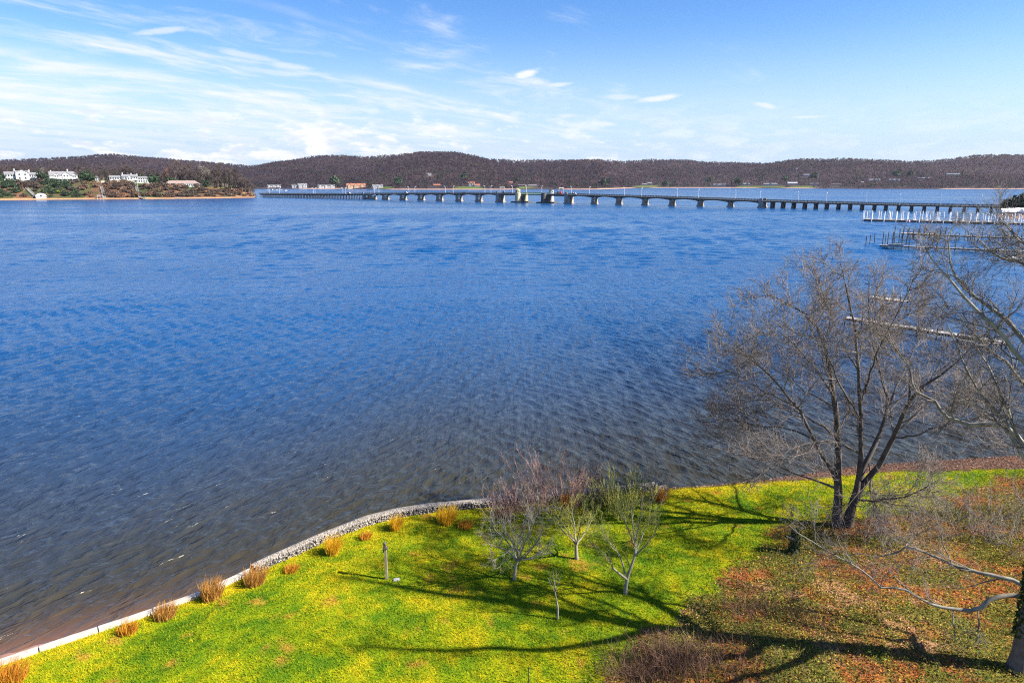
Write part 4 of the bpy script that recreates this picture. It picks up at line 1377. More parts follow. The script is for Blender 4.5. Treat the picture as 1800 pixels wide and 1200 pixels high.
x, y, d = on_land(30000, 2, 55, 0.4, 30, rg)
g = fbm(x + 20, y + 8, 0.4, 3)
keep = (np.abs(x / np.maximum(y, 1)) < 1.0) & (y > 18.5) & brush_mask(x, y) & (g > 0.50)
x, y, d = x[keep], y[keep], d[keep]
n = len(x)
cl = lerp(np.array((0.26, 0.15, 0.085)), np.array((0.13, 0.08, 0.055)), rg.random((n, 1)))
v_, f_, c_ = stalks(n, x, y, ground_z(x, d), 0.45, rg, cl, 0.9)
tag(mesh_np('dry_stalks', v_, f_, M['leafmat'], colors=c_), 'dry brown stalks standing among the fallen leaves', 'stalks', kind='stuff')
# the clump of taller dead grass in the foreground
for k, (px, py, nn, h, sp, lab) in enumerate([(1180, 1168, 1500, 0.95, 1.35, 'tall dead brown grass patch between the lawn and the leaves at the bottom'),
                                              (1330, 1075, 500, 0.55, 1.0, 'thin pale dead grass patch in the middle of the leafy ground'),
                                              (1120, 1190, 600, 0.6, 0.8, 'reddish dry grass edging the lawn at the bottom of the photo')]):
    b0 = L(px, py)
    xx = rg.normal(0, sp, nn)
    yy = rg.normal(0, sp * 0.45, nn)
    cl = lerp(np.array((0.24, 0.125, 0.08)), np.array((0.13, 0.085, 0.05)), rg.random((nn, 1)))
    v_, f_, c_ = stalks(nn, xx, yy, np.zeros(nn) - 0.05, h, rg, cl, 0.7, 0.009)
    o = mesh_np('dead_grass', v_, f_, M['leafmat'], colors=c_)
    o.location = [float(q) for q in b0]
    tag(o, lab, 'dead grass')

# ------------------------------------------------------------------ seawall: pale cap beams, gravel strip, face
wall_root = empty('seawall', (SHORE[2][0], SHORE[2][1], 1.5), 0, 'low seawall with a pale cap and a gravel strip along the lawn', 'seawall')
wo = np.array(wall_root.location)


def shore_path(x0, x1, step):
    xs_ = [x0]
    while xs_[-1] < x1:
        xs_.append(min(xs_[-1] + step, x1))
    return xs_


def shore_prism(x0, x1, d0, d1, z0, z1, nsub=3):
    """a curb that follows the shoreline between two stations"""
    xs_ = np.linspace(x0, x1, nsub + 1)
    v = []
    for x_ in xs_:
        tx_ = y_shore(x_ + .15) - y_shore(x_ - .15)
        nrm = np.array([tx_, -0.3]) / math.hypot(tx_, 0.3)
        c = np.array([x_, float(y_shore(x_))])
        for d_, z_ in ((d0, z0), (d1, z0), (d1, z1), (d0, z1)):
            q = c + nrm * d_
            v.append((q[0] - wo[0], q[1] - wo[1], z_ - wo[2]))
    f = []
    for i in range(nsub):
        a_, b_ = i * 4, i * 4 + 4
        for j in range(4):
            k = (j + 1) % 4
            f.append((a_ + j, b_ + j, b_ + k, a_ + k))
    f += [(3, 2, 1, 0), (nsub * 4, nsub * 4 + 1, nsub * 4 + 2, nsub * 4 + 3)]
    return v, f


px_cap = shore_path(-46, X_CAP_END, 1.8)
for x0, x1 in zip(px_cap[:-1], px_cap[1:]):
    MB().add(*shore_prism(x0 + .02, x1 - .02, 0.02, 0.32, 1.36, 1.66 + R.uniform(-.03, .03))).build('cap_beam', M['cap'], wall_root)
for x0, x1 in zip(*(lambda q: (q[:-1], q[1:]))(shore_path(-46, X_WALL_END + 1, 4.0))):
    MB().add(*shore_prism(x0, x1, -0.08, 0.015, -0.9, 1.5)).build('wall_face', M['pile_pale'], wall_root)
px_cap = shore_path(X_CAP_END, X_WALL_END, 2.2)
for x0, x1 in zip(px_cap[:-1], px_cap[1:]):
    MB().add(*shore_prism(x0 + .01, x1 - .01, 0.0, 0.16, 1.3, 1.88 + R.uniform(-.02, .02))).build('cap_kerb', M['kerb'], wall_root)
    MB().add(*shore_prism(x0 + .01, x1 - .01, 0.165, 0.50, 1.3, 1.84)).build('gravel_bed', M['concrete_dark'], wall_root)


def pebbles(x, y, z, s, rng):
    n = len(x)
    o8 = np.array([(1, 0, 0), (0, 1, 0), (-1, 0, 0), (0, -1, 0), (0, 0, 1), (0, 0, -1)], float)
    v = o8[None] * s[:, None, None] * (0.65 + 0.6 * rng.random((n, 6, 1)))
    a = rng.random(n) * 6.28
    ca, sa = np.cos(a)[:, None], np.sin(a)[:, None]
    v = np.stack([v[..., 0] * ca - v[..., 1] * sa, v[..., 0] * sa + v[..., 1] * ca, v[..., 2] * 0.7], -1)
    v = v + np.stack([x, y, z], 1)[:, None, :]
    f6 = np.array([(0, 1, 4), (1, 2, 4), (2, 3, 4), (3, 0, 4), (1, 0, 5), (2, 1, 5), (3, 2, 5), (0, 3, 5)])
    return v.reshape(-1, 3), (np.arange(n)[:, None, None] * 6 + f6[None]).reshape(-1, 3)


M['pebble'] = vmat('pebble_stone', 0.9, spec=0.2)
n = 9000
x = X_CAP_END + (X_WALL_END - X_CAP_END) * R.random(n)
d_ = 0.10 + 0.50 * R.random(n)
tx_ = (y_shore(x + .15) - y_shore(x - .15)) / 0.3
nl = np.sqrt(tx_ ** 2 + 1)
hx, hy = x + d_ * tx_ / nl, y_shore(x) - d_ / nl
zz = np.where(d_ < 0.50, 1.86, 1.5 + 0.36 * R.random(n))
s = 0.035 + 0.05 * R.random(n)
v_, f_ = pebbles(hx - wo[0], hy - wo[1], zz - wo[2], s, R)
pc = lerp(np.array((0.40, 0.35, 0.29)), np.array((0.13, 0.11, 0.09)), R.random((n, 1)))
tag(mesh_np('gravel', v_, f_, M['pebble'], wall_root, colors=np.repeat(pc, 6, 0)), kind='stuff')
# rubble on the bank to the right of the wall
n = 2600
x = X_WALL_END - 1 + 40 * R.random(n) ** 1.6
d_ = -1.3 + 1.7 * R.random(n)
hx, hy = x, y_shore(x) - d_
zz = ground_z(hx, d_)
s = 0.06 + 0.14 * R.random(n) ** 2
v_, f_ = pebbles(hx, hy, zz, s, R)
pc = lerp(np.array((0.36, 0.30, 0.27)), np.array((0.15, 0.11, 0.095)), R.random((n, 1)))
tag(mesh_np('rubble', v_, f_, M['pebble'], colors=np.repeat(pc, 6, 0)), 'small grey rubble stones along the water under the bank', 'rubble', kind='stuff')

# ------------------------------------------------------------------ small things on the lawn
pp = L(680, 1017)
post = empty('wooden_post', pp, 0, 'thin wooden post with a small bracket on top standing on the lawn', 'post')
MB().frustum((-.062, .062, -.062, .062), (-.055, .055, -.055, .055), -.1, 1.72).build('shaft', M['post'], post)
mb = MB().box(-.13, .12, -.10, .10, 1.725, 1.80).box(-.09, .03, -.08, .08, 1.80, 2.0)
mb.gable(-.11, .05, -.10, .10, 2.0, 2.09, 'y').build('nest_box', M['pile'], post)
MB().box(-.13, -.08, -.03, .03, 1.52, 1.72).build('bracket', M['pile'], post)
sp0 = L(697, 1019)
sl = MB().frustum((-.17, .17, -.10, .10), (-.14, .15, -.08, .085), 0, .07).build('stone_slab', M['white'])
sl.location = [float(v) for v in sp0]
sl.rotation_euler = (0, 0, .3)
tag(sl, 'small white flat slab lying on the grass beside the wooden post', 'slab')
s0 = L(929, 1204)
stake = empty('garden_stake', s0, 0, 'short thin dark stake stuck in the lawn at the bottom edge', 'stake')
MB().cyl((0, 0, -.1), (0, 0, .78), .022, .018, 6).build('rod', M['iron'], stake)
MB().frustum((-.04, .04, -.02, .02), (-.03, .03, -.015, .015), .781, .86).build('tip', M['iron'], stake)

st0 = L(1396, 972)
stump = empty('tree_stump', st0, 0, 'dark broken ivy-covered stump left of the large tree', 'stump')
sr = np.random.default_rng(77)
sl_ = [resample([[0, 0, -.1, .26], [0, 0, .4, .20], [-.05, .0, .9, .19], [-.02, .05, 1.35, .14]], 10, .02, sr), resample([[-.05, 0, .75, .13], [-.35, -.1, 1.0, .10], [-.6, -.1, 1.1, .06]], 10, .01, sr),
       resample([[0, 0, 1.1, .12], [.2, .1, 1.4, .08], [.35, .1, 1.55, .03]], 10, .01, sr)]
tube_obj('trunk', [(q[None, :, :3], q[None, :, 3]) for q in sl_], M['bark_dark'], stump, [9, 7, 7])
n = 700
tq = sr.random(n)
a = sr.random(n) * 6.28
cpos = np.stack([0.24 * np.cos(a) * (1 - .2 * tq), 0.24 * np.sin(a) * (1 - .2 * tq), 1.5 * tq], 1) + sr.normal(0, .05, (n, 3))
v_, f_, c_ = leaf_cards(cpos, 0.07, sr, lerp(np.array((0.03, 0.045, 0.015)), np.array((0.06, 0.08, 0.02)), sr.random((n, 1))))
tag(mesh_np('ivy', v_, f_, M['leafmat'], stump, colors=c_), kind='stuff')

# ------------------------------------------------------------------ the bridge
def wl(x):
    """waterline row of the bridge at a column of the photograph"""
    return 346.4 + (x - 470) * (374.0 - 346.4) / (1760 - 470)


BA, BB = G(470, wl(470), 0), G(1760, wl(1760), 0)
BDIR = unit(BB - BA)
BLEN = float(np.linalg.norm(BB - BA))
BANG = math.atan2(BDIR[1], BDIR[0])
BN = np.array((-BDIR[1], BDIR[0], 0))
bridge = empty('road_bridge', BA, BANG, 'long low drawbridge on concrete piers crossing the whole river', 'bridge')


def sx(x):
    """distance along the bridge for a column of the photograph"""
    a, b, c = ray(x, wl(x))
    # intersect the sight line's ground track with the bridge axis
    den = a * BDIR[1] - b * BDIR[0]
    t_ = (BA[0] * BDIR[1] - BA[1] * BDIR[0]) / den
    q = np.array((a * t_, b * t_, 0)) - BA
    return float(q @ BDIR)


_dk = np.array([(sx(x), z) for x, z in ((440, 4.3), (500, 4.6), (600, 5.6), (660, 6.7), (760, 8.0), (860, 8.8), (920, 9.0), (970, 8.9), (1045, 8.3), (1185, 7.2), (1340, 5.7), (1450, 5.0), (1560, 4.5), (1760, 4.3), (1900, 4.3))])


def deck_z(s):
    return np.interp(s, _dk[:, 0], _dk[:, 1])


HWID = 5.4


def deck_strip(s0, s1, y0, y1, za, zb, n=1):
    """a slab that follows the deck profile; za, zb are offsets below the deck top"""
    ss_ = np.linspace(s0, s1, n + 1)
    m = MB()
    v = []
    for s in ss_:
        z = float(deck_z(s))
        za_ = za(s) if callable(za) else za
        v += [(s, y0, z + za_), (s, y1, z + za_), (s, y1, z + zb), (s, y0, z + zb)]
    f = []
    for i in range(n):
        a_ = i * 4
        for j in range(4):
            k = (j + 1) % 4
            f.append((a_ + j, a_ + k, a_ + 4 + k, a_ + 4 + j))
    f += [(0, 3, 2, 1), (n * 4, n * 4 + 1, n * 4 + 2, n * 4 + 3)]
    return m.add(v, f)


S0, SBIG, SEND = sx(462), sx(645), sx(1800)
s_bas0, s_bas1 = sx(917), sx(962)
pier_px = [656, 678, 709, 740.5, 773, 807, 842]
pier_px2 = [1045, 1088, 1134, 1181.5, 1231, 1284]
big_px = [879.5, 1000, 1340]
small_px = [1358, 1376.5, 1395, 1414.5, 1434, 1453, 1473.6, 1494, 1515, 1536.6, 1556.7, 1579, 1601.7, 1624, 1647, 1670, 1694, 1718, 1742]
# deck in lengths
stations = [S0, sx(560), SBIG] + [sx(p) for p in pier_px[1:]] + [sx(879.5), s_bas0, s_bas1, sx(1000)] + [sx(p) for p in pier_px2] + [sx(1340), sx(1434), sx(1536.6), sx(1647), SEND]
for a_, b_ in zip(stations[:-1], stations[1:]):
    if abs(a_ - s_bas0) < 1e-6:
        continue
    deck_strip(a_ + .03, b_ - .03, -HWID, HWID, -0.55, -0.02, 4).build('deck', M['rail'], bridge)
    deck_strip(a_ + .03, b_ - .03, -HWID + 1.6, HWID - 1.6, -0.015, 0.0, 4).build('roadway', M['asphalt'], bridge)
# haunched girders
gs = [sx(p) for p in pier_px] + [sx(879.5)]
gs2 = [sx(1000)] + [sx(p) for p in pier_px2] + [sx(1340)]
for lst in (gs, gs2):
    for a_, b_ in zip(lst[:-1], lst[1:]):
        m_, h_ = (a_ + b_) / 2, (b_ - a_) / 2
        for yy in (-HWID + .5, HWID - .9):
            deck_strip(a_ + .05, b_ - .05, yy, yy + .4, lambda s: -1.15 - 1.35 * ((s - m_) / h_) ** 2, -0.56, 10).build('girder', M['girder'], bridge)
for a_, b_ in ((sx(879.5), s_bas0), (s_bas1, sx(1000))):
    for yy in (-HWID + .5, HWID - .9):
        deck_strip(a_, b_, yy, yy + .4, -1.9, -0.56, 4).build('girder', M['girder'], bridge)
st = [SBIG] + [sx(656)]
for yy in (-HWID + .6, 0, HWID - 1.0):
    deck_strip(S0, SBIG, yy, yy + .4, -1.15, -0.56, 12).build('girder', M['girder'], bridge)
    deck_strip(sx(1340), SEND, yy, yy + .4, -1.05, -0.56, 20).build('girder', M['girder'], bridge)


def pier_mesh(h, w0, w1, L0, name='pier'):
    """two battered columns joined by a recessed wall on a footing"""
    m = MB()
    m.box(-w0 / 2 - .5, w0 / 2 + .5, -L0 / 2 - .5, L0 / 2 + .5, -1.5, .9)
    for sgn in (-1, 1):
        y0, y1 = sorted((sgn * L0 / 2, sgn * (L0 / 2 - w0)))
        m.frustum((-w0 / 2, w0 / 2, y0, y1), (-w1 / 2, w1 / 2, y0 + .2, y1 - .2), .9, h)
    m.box(-w1 * .28, w1 * .28, -L0 / 2 + w0 * .9, L0 / 2 - w0 * .9, h - 1.6, h - .3)
    m.box(-w1 * .28, w1 * .28, -L0 / 2 + w0 * .9, L0 / 2 - w0 * .9, .9, 2.2)
    return m


for p in pier_px + pier_px2:
    s = sx(p)
    h = float(deck_z(s)) - 2.4
    o = pier_mesh(h, 2.5, 2.0, 9.6).build('pier', M['concrete'], bridge)
    o.location = (s, 0, 0)
for p in big_px:
    s = sx(p)
    h = float(deck_z(s)) - 0.6
    o = pier_mesh(h, 4.2, 3.6, 11.4).build('pier', M['concrete'], bridge)
    o.location = (s, 0, 0)
    for sg in (-1, 1):
        q = MB().frustum((-1.5, 1.5, -.45, .45), (-1.2, 1.2, -.35, .35), 0, 2.5)
        q = q.build('pylon', M['concrete'], bridge)
        q.location = (s, sg * (HWID + .42), float(deck_z(s)) - .5)
s = SBIG
o = pier_mesh(float(deck_z(s)) - .6, 2.8, 2.4, 11).build('pier', M['concrete'], bridge)
o.location = (s, 0, 0)
for sg in (-1, 1):
    q = MB().frustum((-.9, .9, -.4, .4), (-.7, .7, -.3, .3), 0, 2.6).build('pylon', M['concrete'], bridge)
    q.location = (s, sg * (HWID + .42), float(deck_z(s)) - .5)
small = None
for p in small_px:
    s = sx(p)
    h = float(deck_z(s)) - 1.07
    m = MB()
    for yy in (-3.6, 3.6):
        m.frustum((-1.1, 1.1, yy - .75, yy + .75), (-.8, .8, yy - .6, yy + .6), -1.5, h - .9)
    m.box(-.85, .85, -4.9, 4.9, h - .9, h)
    o = m.build('pier', M['concrete_dark'], bridge)
    o.location = (s, 0, 0)
nb = 36
for i in range(nb):
    s = S0 + 2 + (SBIG - S0 - 5) * i / (nb - 1)
    h = float(deck_z(s)) - 1.17
    m = MB().box(-.3, .3, -4.8, 4.8, h - .5, h)
    for yy in (-4.2, -1.4, 1.4, 4.2):
        m.cyl((0, yy, -1.5), (0, yy, h - .5), .36, .32, 6)
    o = m.build('pile_bent', M['pile'], bridge)
    o.location = (s, 0, 0)
# balustrade: two rails and posts each side, one joined part per side
for sg in (-1, 1):
    y = sg * (HWID + .0) - .1
    deck_strip(S0, s_bas0 - 4, y, y + .2, 0.82, 1.05, 30).build('top_rail', M['rail'], bridge)
    deck_strip(s_bas1 + 4, SEND, y, y + .2, 0.82, 1.05, 40).build('top_rail', M['rail'], bridge)
    deck_strip(S0, s_bas0 - 4, y + .03, y + .17, 0.30, 0.48, 30).build('mid_rail', M['rail'], bridge)
    deck_strip(s_bas1 + 4, SEND, y + .03, y + .17, 0.30, 0.48, 40).build('mid_rail', M['rail'], bridge)
    m = MB()
    s = S0
    while s < SEND:
        if not (s_bas0 - 4 < s < s_bas1 + 4):
            z = float(deck_z(s))
            m.box(s - .17, s + .17, y - .02, y + .22, z - .02, z + 1.12)
        s += 2.6
    tag(m.build('rail_posts', M['rail'], bridge), kind='stuff')
# lifting span
for yy in (-HWID + .3, HWID - .7):
    deck_strip(s_bas0 + 1, (s_bas0 + s_bas1) / 2 - .05, yy, yy + .4, -1.3, -0.3, 6).build('bascule_girder', M['girder'], bridge)
    deck_strip((s_bas0 + s_bas1) / 2 + .05, s_bas1 - 1, yy, yy + .4, -1.3, -0.3, 6).build('bascule_girder', M['girder'], bridge)
    m = MB()
    s = s_bas0 + 2
    while s < s_bas1 - 2:
        z = float(deck_z(s))
        m.box(s - .07, s + .07, yy + .12, yy + .28, z - .3, z + 1.25)
        s += 1.0
    tag(m.build('green_railing', M['green_steel'], bridge), kind='stuff')
    deck_strip(s_bas0 + 1, s_bas1 - 1, yy + .1, yy + .3, 1.15, 1.32, 4).build('green_top_rail', M['green_steel'], bridge)
    deck_strip(s_bas0 + 1, s_bas1 - 1, yy + .14, yy + .26, 0.45, 0.75, 4).build('green_panel', M['green_steel'], bridge)
deck_strip(s_bas0, s_bas1, -HWID + .8, HWID - .8, -0.5, -0.2, 4).build('lift_deck', M['green_steel'], bridge)


def oct_tower(r0, r1, z0, z1, n=10):
    return MB().cyl((0, 0, z0), (0, 0, z1), r0, r1, n)


def bascule_pier(s, house_side, mats, nm):
    z = float(deck_z(s))
    base = MB().box(-7, 7, -9.5, 9.5, -1.5, 1.2)
    o = base.build('bascule_footing', M['concrete_dark'], bridge)
    o.location = (s, 0, 0)
    for sg in (-1, 1):
        big_ = sg == house_side
        zt = z + (1.0 if not big_ else .1)
        m = MB().cyl((0, sg * 6.6, 1.2), (0, sg * 6.6, zt), 3.4 if big_ else 2.9, 2.9 if big_ else 2.6, 12)
        o = m.build('bascule_column', mats[0] if big_ else mats[1], bridge)
        o.location = (s, 0, 0)
    m = MB().box(-2.2, 2.2, -4, 4, 1.2, z - 2.2)
    o = m.build('bascule_wall', M['concrete_dark'], bridge)
    o.location = (s, 0, 0)
    h = MB().cyl((0, 0, 0), (0, 0, 3.6), 2.5, 2.5, 10).build('control_house', mats[2], bridge)
    h.location = (s, house_side * 7.2, z + .1)
    for k in range(5):
        a_ = 2 * math.pi * (k + .5) / 5 + .3
        w_ = MB().box(-.55, .55, -.06, .06, 1.3, 2.7, Matrix.Rotation(a_ + math.pi / 2, 4, 'Z')).build('window', M['window'], h)
        w_.location = (2.42 * math.cos(a_), 2.42 * math.sin(a_), 0)
    MB().cyl((0, 0, 3.6), (0, 0, 3.95), 2.9, 2.9, 10).cyl((0, 0, 3.95), (0, 0, 4.7), 2.6, .5, 10).build('roof', M['roof_dark'] if nm else mats[2], h)


bascule_pier(s_bas0, -1, (M['cream'], M['cream'], M['cream']), 0)
bascule_pier(s_bas1, 1, (M['white'], M['concrete_dark'], M['white']), 1)

# warning gates over the road
def gate(px, label):
    s = sx(px)
    p = BA + BDIR * s
    g_ = empty('barrier_gate', (p[0], p[1], float(deck_z(s))), BANG, label, 'gate', 'white traffic gates at the lifting span')
    for yy in (-4.2, 4.2):
        MB().box(-.14, .14, yy - .14, yy + .14, 0.02, 6.0).build('gate_post', M['white'], g_)
    MB().box(-.16, .16, -4.4, 4.4, 6.0, 6.35).build('crossbar', M['white'], g_)
    for yy in (-1.4, 1.4):
        MB().box(-.18, .18, yy - .25, yy + .25, 5.1, 6.0).build('signal', M['iron'], g_)


gate(883, 'white gantry over the bridge road on the side of the cream tower')
gate(986, 'white gantry over the bridge road where the red car stands')

# ------------------------------------------------------------------ street lamps along the bridge
lamp_px = [(468.5, 1), (497.6, -1), (546, 1), (560, -1), (598, 1), (613.6, -1), (654, 1), (672, -1), (714, 1), (735, -1), (778, 1), (802, -1), (847.5, 1), (868, -1), (896, 1), (920.5, 1), (956.7, -1), (999.5, 1),
           (1040, -1), (1092.7, 1), (1131, -1), (1186, 1), (1230, -1), (1288.5, 1), (1337.5, -1), (1399, 1), (1453, -1), (1519, 1), (1581, -1), (1650, 1), (1722, -1)]
lamp0 = None
ordn = ['first', 'second', 'third', 'fourth', 'fifth', 'sixth', 'seventh', 'eighth', 'ninth', 'tenth', 'eleventh', 'twelfth', 'thirteenth', 'fourteenth', 'fifteenth', 'sixteenth', 'seventeenth']


def copy_tree(o, parent=None):
    c = o.copy()
    COL.objects.link(c)
    c.parent = parent
    for ch in o.children:
        copy_tree(ch, c)
    return c


for k, (px, side) in enumerate(lamp_px):
    s = sx(px)
    p = BA + BDIR * s + BN * side * (HWID - .45)
    if lamp0 is None:
        lamp0 = empty('street_lamp', (0, 0, 0))
        MB().cyl((0, 0, 0.02), (0, 0, 6.6), .20, .14, 6).build('pole', M['lamp_metal'], lamp0)
        arm = [(0, 0, 6.6), (.12, 0, 7.1), (.5, 0, 7.45), (1.0, 0, 7.6), (1.7, 0, 7.62)]
        m = MB()
        for a_, b_ in zip(arm[:-1], arm[1:]):
            m.cyl(a_, b_, .12, .12, 6)
        m.build('arm', M['lamp_metal'], lamp0)
        MB().frustum((1.5, 2.4, -.2, .2), (1.55, 2.35, -.12, .12), 7.5, 7.72).build('lamp_head', M['lamp_metal'], lamp0)
        o = lamp0
    else:
        o = copy_tree(lamp0)
    o.location = (p[0], p[1], float(deck_z(s)))
    o.rotation_euler = (0, 0, BANG + (-math.pi / 2 if side > 0 else math.pi / 2))
    if px < 642:
        w = ordn[k] + ' lamp from the left shore on the timber trestle'
    elif px < 915:
        w = ordn[sum(1 for q, _ in lamp_px if px < q < 915)] + ' lamp left of the cream bridge tower'
    elif px < 990:
        w = 'lamp just right of the cream bridge tower' if px < 940 else 'lamp beside the grey bridge tower at the lifting span'
    else:
        w = ordn[sum(1 for q, _ in lamp_px if 990 < q < px)] + ' lamp right of the red car on the bridge'
    tag(o, 'curved steel street lamp, ' + w, 'street lamp', 'street lamps along the bridge')

# ------------------------------------------------------------------ vehicles on the bridge
def car(px, side, paint, label, L_=4.6, tall=1.45, van=False):
    s = sx(px)
    p = BA + BDIR * s + BN * side * 1.8
    c = empty('car', (p[0], p[1], float(deck_z(s)) + .01), BANG + (0 if side < 0 else math.pi), label, 'car', 'vehicles on the bridge')
    MB().frustum((-L_ / 2, L_ / 2, -.88, .88), (-L_ / 2 + .1, L_ / 2 - .15, -.84, .84), .3, .85).build('body', paint, c)
    b0, b1 = (-L_ / 2 + .15, L_ / 2 - .9) if van else (-L_ * .32, L_ * .24)
    MB().frustum((b0, b1, -.82, .82), (b0 + .35, b1 - .5, -.68, .68), .85, tall + .0).build('cabin', paint, c)
    for sg in (-1, 1):
        MB().frustum((b0 + .25, b1 - .35, sg * .80 - .03, sg * .80 + .03), (b0 + .5, b1 - .6, sg * .72 - .03, sg * .72 + .03), .95, tall - .12).build('window', M['window'], c)
        for xx in (-L_ * .31, L_ * .31):
            MB().cyl((xx, sg * .9, .33), (xx, sg * .7, .33), .33, .33, 10).build('wheel', M['tyre'], c)


car(985, -1, M['red_paint'], 'bright red truck on the bridge under the white gantry', 6.2, 2.6, True)
car(818, -1, M['black_paint'], 'dark car on the bridge left of the cream tower')
car(716, -1, M['white'], 'white car on the bridge between the second and third piers', 4.8, 1.8, True)
car(616, -1, M['white'], 'white van on the timber trestle near the big pier', 5.2, 2.0, True)
car(1008, 1, M['white'], 'white car on the bridge just right of the red truck')

# ------------------------------------------------------------------ houses
def house(p, rz, label, w, d, h, wall, roof, rh=3.0, hip=0.0, gables=(), cols=6, rows=2, chim=(), win=(1.5, 1.9), wings=(), over=.5, porch=None, dark_low=False, name='house', group=None):
    """front faces local -Y; wings: (x0, x1, depth, height, ridge height, cols, rows)"""
    o = empty(name, (p[0], p[1], p[2] - .3), rz, label, 'house', group)

    def block(x0, x1, d0, d1, hh, rr, cc, rws, axis='x', hp=0.0):
        MB().box(x0, x1, d0, d1, -2.5, hh).build('wall', wall, o)
        rf = MB().gable(x0, x1, d0, d1, hh + .003, hh + rr, axis, over, hp).build('roof', roof, o)
        for r_ in range(rws):
            z0 = hh * (r_ + .32) / rws
            for c_ in range(cc):
                xc = x0 + (x1 - x0) * (c_ + .5) / cc
                ww = min(win[0], (x1 - x0) / cc * .6)
                f = MB().box(xc - ww / 2, xc + ww / 2, d0 - .06, d0 - .003, z0, z0 + win[1]).build('window', M['window'], o)
                MB().box(xc - ww / 2 - .12, xc + ww / 2 + .12, d0 - .10, d0 - .063, z0 + win[1] + .003, z0 + win[1] + .16).build('lintel', wall, f)
        return rf
    rf = block(-w / 2, w / 2, 0, d, h, rh, cols, rows, 'x', hip)
    for (x0, x1, dd, hh, rr, cc, rws) in wings:
        block(x0, x1, .8, .8 + dd, hh, rr, cc, rws)
    for (xc, gw, gz, gh, proj) in gables:
        MB().box(xc - gw / 2, xc + gw / 2, -proj, d / 2, -2.0, gz).build('gable_front', wall, o)
        MB().gable(xc - gw / 2, xc + gw / 2, -proj + .02, d / 2, gz + .002, gz + gh * .93, 'y').build('gable_wall', wall, o)
        g_ = MB()
        for sg in (-1, 1):
            a_ = Vector((xc + sg * (gw / 2 + .5), -proj - .4, gz - .15))
            b_ = Vector((xc, -proj - .4, gz + gh + .1))
            c_ = Vector((xc, d / 2, gz + gh + .1))
            e_ = Vector((xc + sg * (gw / 2 + .5), d / 2, gz - .15))
            n_ = Vector((0, 0, .22))
            vs = [a_, b_, c_, e_, a_ + n_, b_ + n_, c_ + n_, e_ + n_]
            g_.add(vs, [(0, 1, 2, 3), (7, 6, 5, 4), (0, 4, 5, 1), (1, 5, 6, 2), (2, 6, 7, 3), (3, 7, 4, 0)])
        g_.build('gable_roof', roof, o)
        for r_ in range(2 if gz > 4 else 1):
            for sg in ((-1, 1) if gw > 3 else (0,)):
                xx = xc + sg * gw * .22
                z0 = gz * (.25 + .45 * r_)
                MB().box(xx - win[0] / 2, xx + win[0] / 2, -proj - .06, -proj - .003, z0, z0 + win[1]).build('window', M['window'], o)
    for (xc, yc, ht) in chim:
        MB().box(xc - .6, xc + .6, yc - .5, yc + .5, h * .6, h + ht).build('chimney', wall, o)
    if porch:
        x0, x1, zt, n = porch
        MB().box(x0, x1, -3.0, -.01, zt, zt + .35).build('porch_roof', roof if dark_low else wall, o)
        for k in range(n):
            xx = x0 + .25 + (x1 - x0 - .5) * k / (n - 1)
            MB().box(xx - .2, xx + .2, -2.9, -2.5, -1.5, zt - .003).build('column', wall, o)
        for k in range(n - 1):
            xa = x0 + .25 + (x1 - x0 - .5) * (k + .16) / (n - 1)
            xb = x0 + .25 + (x1 - x0 - .5) * (k + .84) / (n - 1)
            MB().box(xa, xb, -.075, -.004, .2, zt - .4).build('door', M['window'], o)
    return o


def face_cam(p):
    return math.atan2(p[0], p[1]) * -1.0


GH = 'houses along the left bluff'
p = BP(41, 62)
house(p, face_cam(p), 'white colonial mansion with a columned gable portico, leftmost on the bluff', 13, 11, 9.3, M['white'], M['roof_grey'], 3.2,
      gables=((0, 13.5, 9.4, 4.2, 2.5),), cols=5, rows=2, chim=((-7.5, 6, 5.5), (7.5, 6, 4.5)), porch=None,
      wings=((-18, -6.8, 9, 8.2, 3.0, 4, 2), (6.8, 19, 9, 7.6, 2.8, 5, 2), (-24, -18.2, 6, 4.2, 1.2, 2, 1)), group=GH, win=(1.6, 2.2))
p = BP(113, 66)
house(p, face_cam(p), 'white shingled mansion with grey dormered roof and dark arcade windows on the bluff', 30, 12, 7.2, M['white'], M['roof_grey'], 5.6,
      gables=((2.5, 7.5, 8.8, 3.2, .5), (-7.5, 6, 8.4, 1.4, .3), (11.5, 5, 8.2, 1.6, .3)), cols=10, rows=1, chim=((5, 8, 8.5), (-13, 6, 7.0)), porch=(-13.5, 15, 3.4, 6), wings=((-20, -15.2, 8, 4, 1.5, 2, 1),), group=GH)
p = BP(229, 66)
house(p, face_cam(p), 'white rambling mansion with several blocks and chimneys beside the middle stairs', 18, 10, 8.0, M['white'], M['roof_grey'], 2.6,
      cols=7, rows=2, chim=((-8, 5, 4.8), (2, 5, 4.4), (8.5, 5, 3.6)), gables=((0, 7, 6.5, 2.2, 1.2),),
      wings=((-23, -9.2, 9, 7.0, 2.2, 5, 2), (9.2, 20, 9, 6.2, 2.0, 4, 2), (20.2, 26, 7, 4.5, .8, 2, 1)), group=GH, win=(1.5, 2.0), porch=(-8, 8, 3.2, 6))
p = BP(320, 58)
house(p, face_cam(p), 'long low brown-roofed ranch house with a white band of windows on the bluff', 40, 13, 4.6, M['white'], M['roof_brown'], 3.6, hip=5, cols=16, rows=1, win=(1.7, 2.0),
      chim=((6, 6, 4.0),), gables=(), porch=(-19, 8, 2.2, 9), dark_low=True, wings=((20.3, 25, 7, 3.5, 1.2, 2, 1),), group=GH)
p = BP(168, 64)
house(p, face_cam(p), 'small white cottage half hidden by trees between the two large white houses', 6.5, 6, 5.0, M['white'], M['roof_dark'], 2.4, cols=2, rows=2, group=GH)

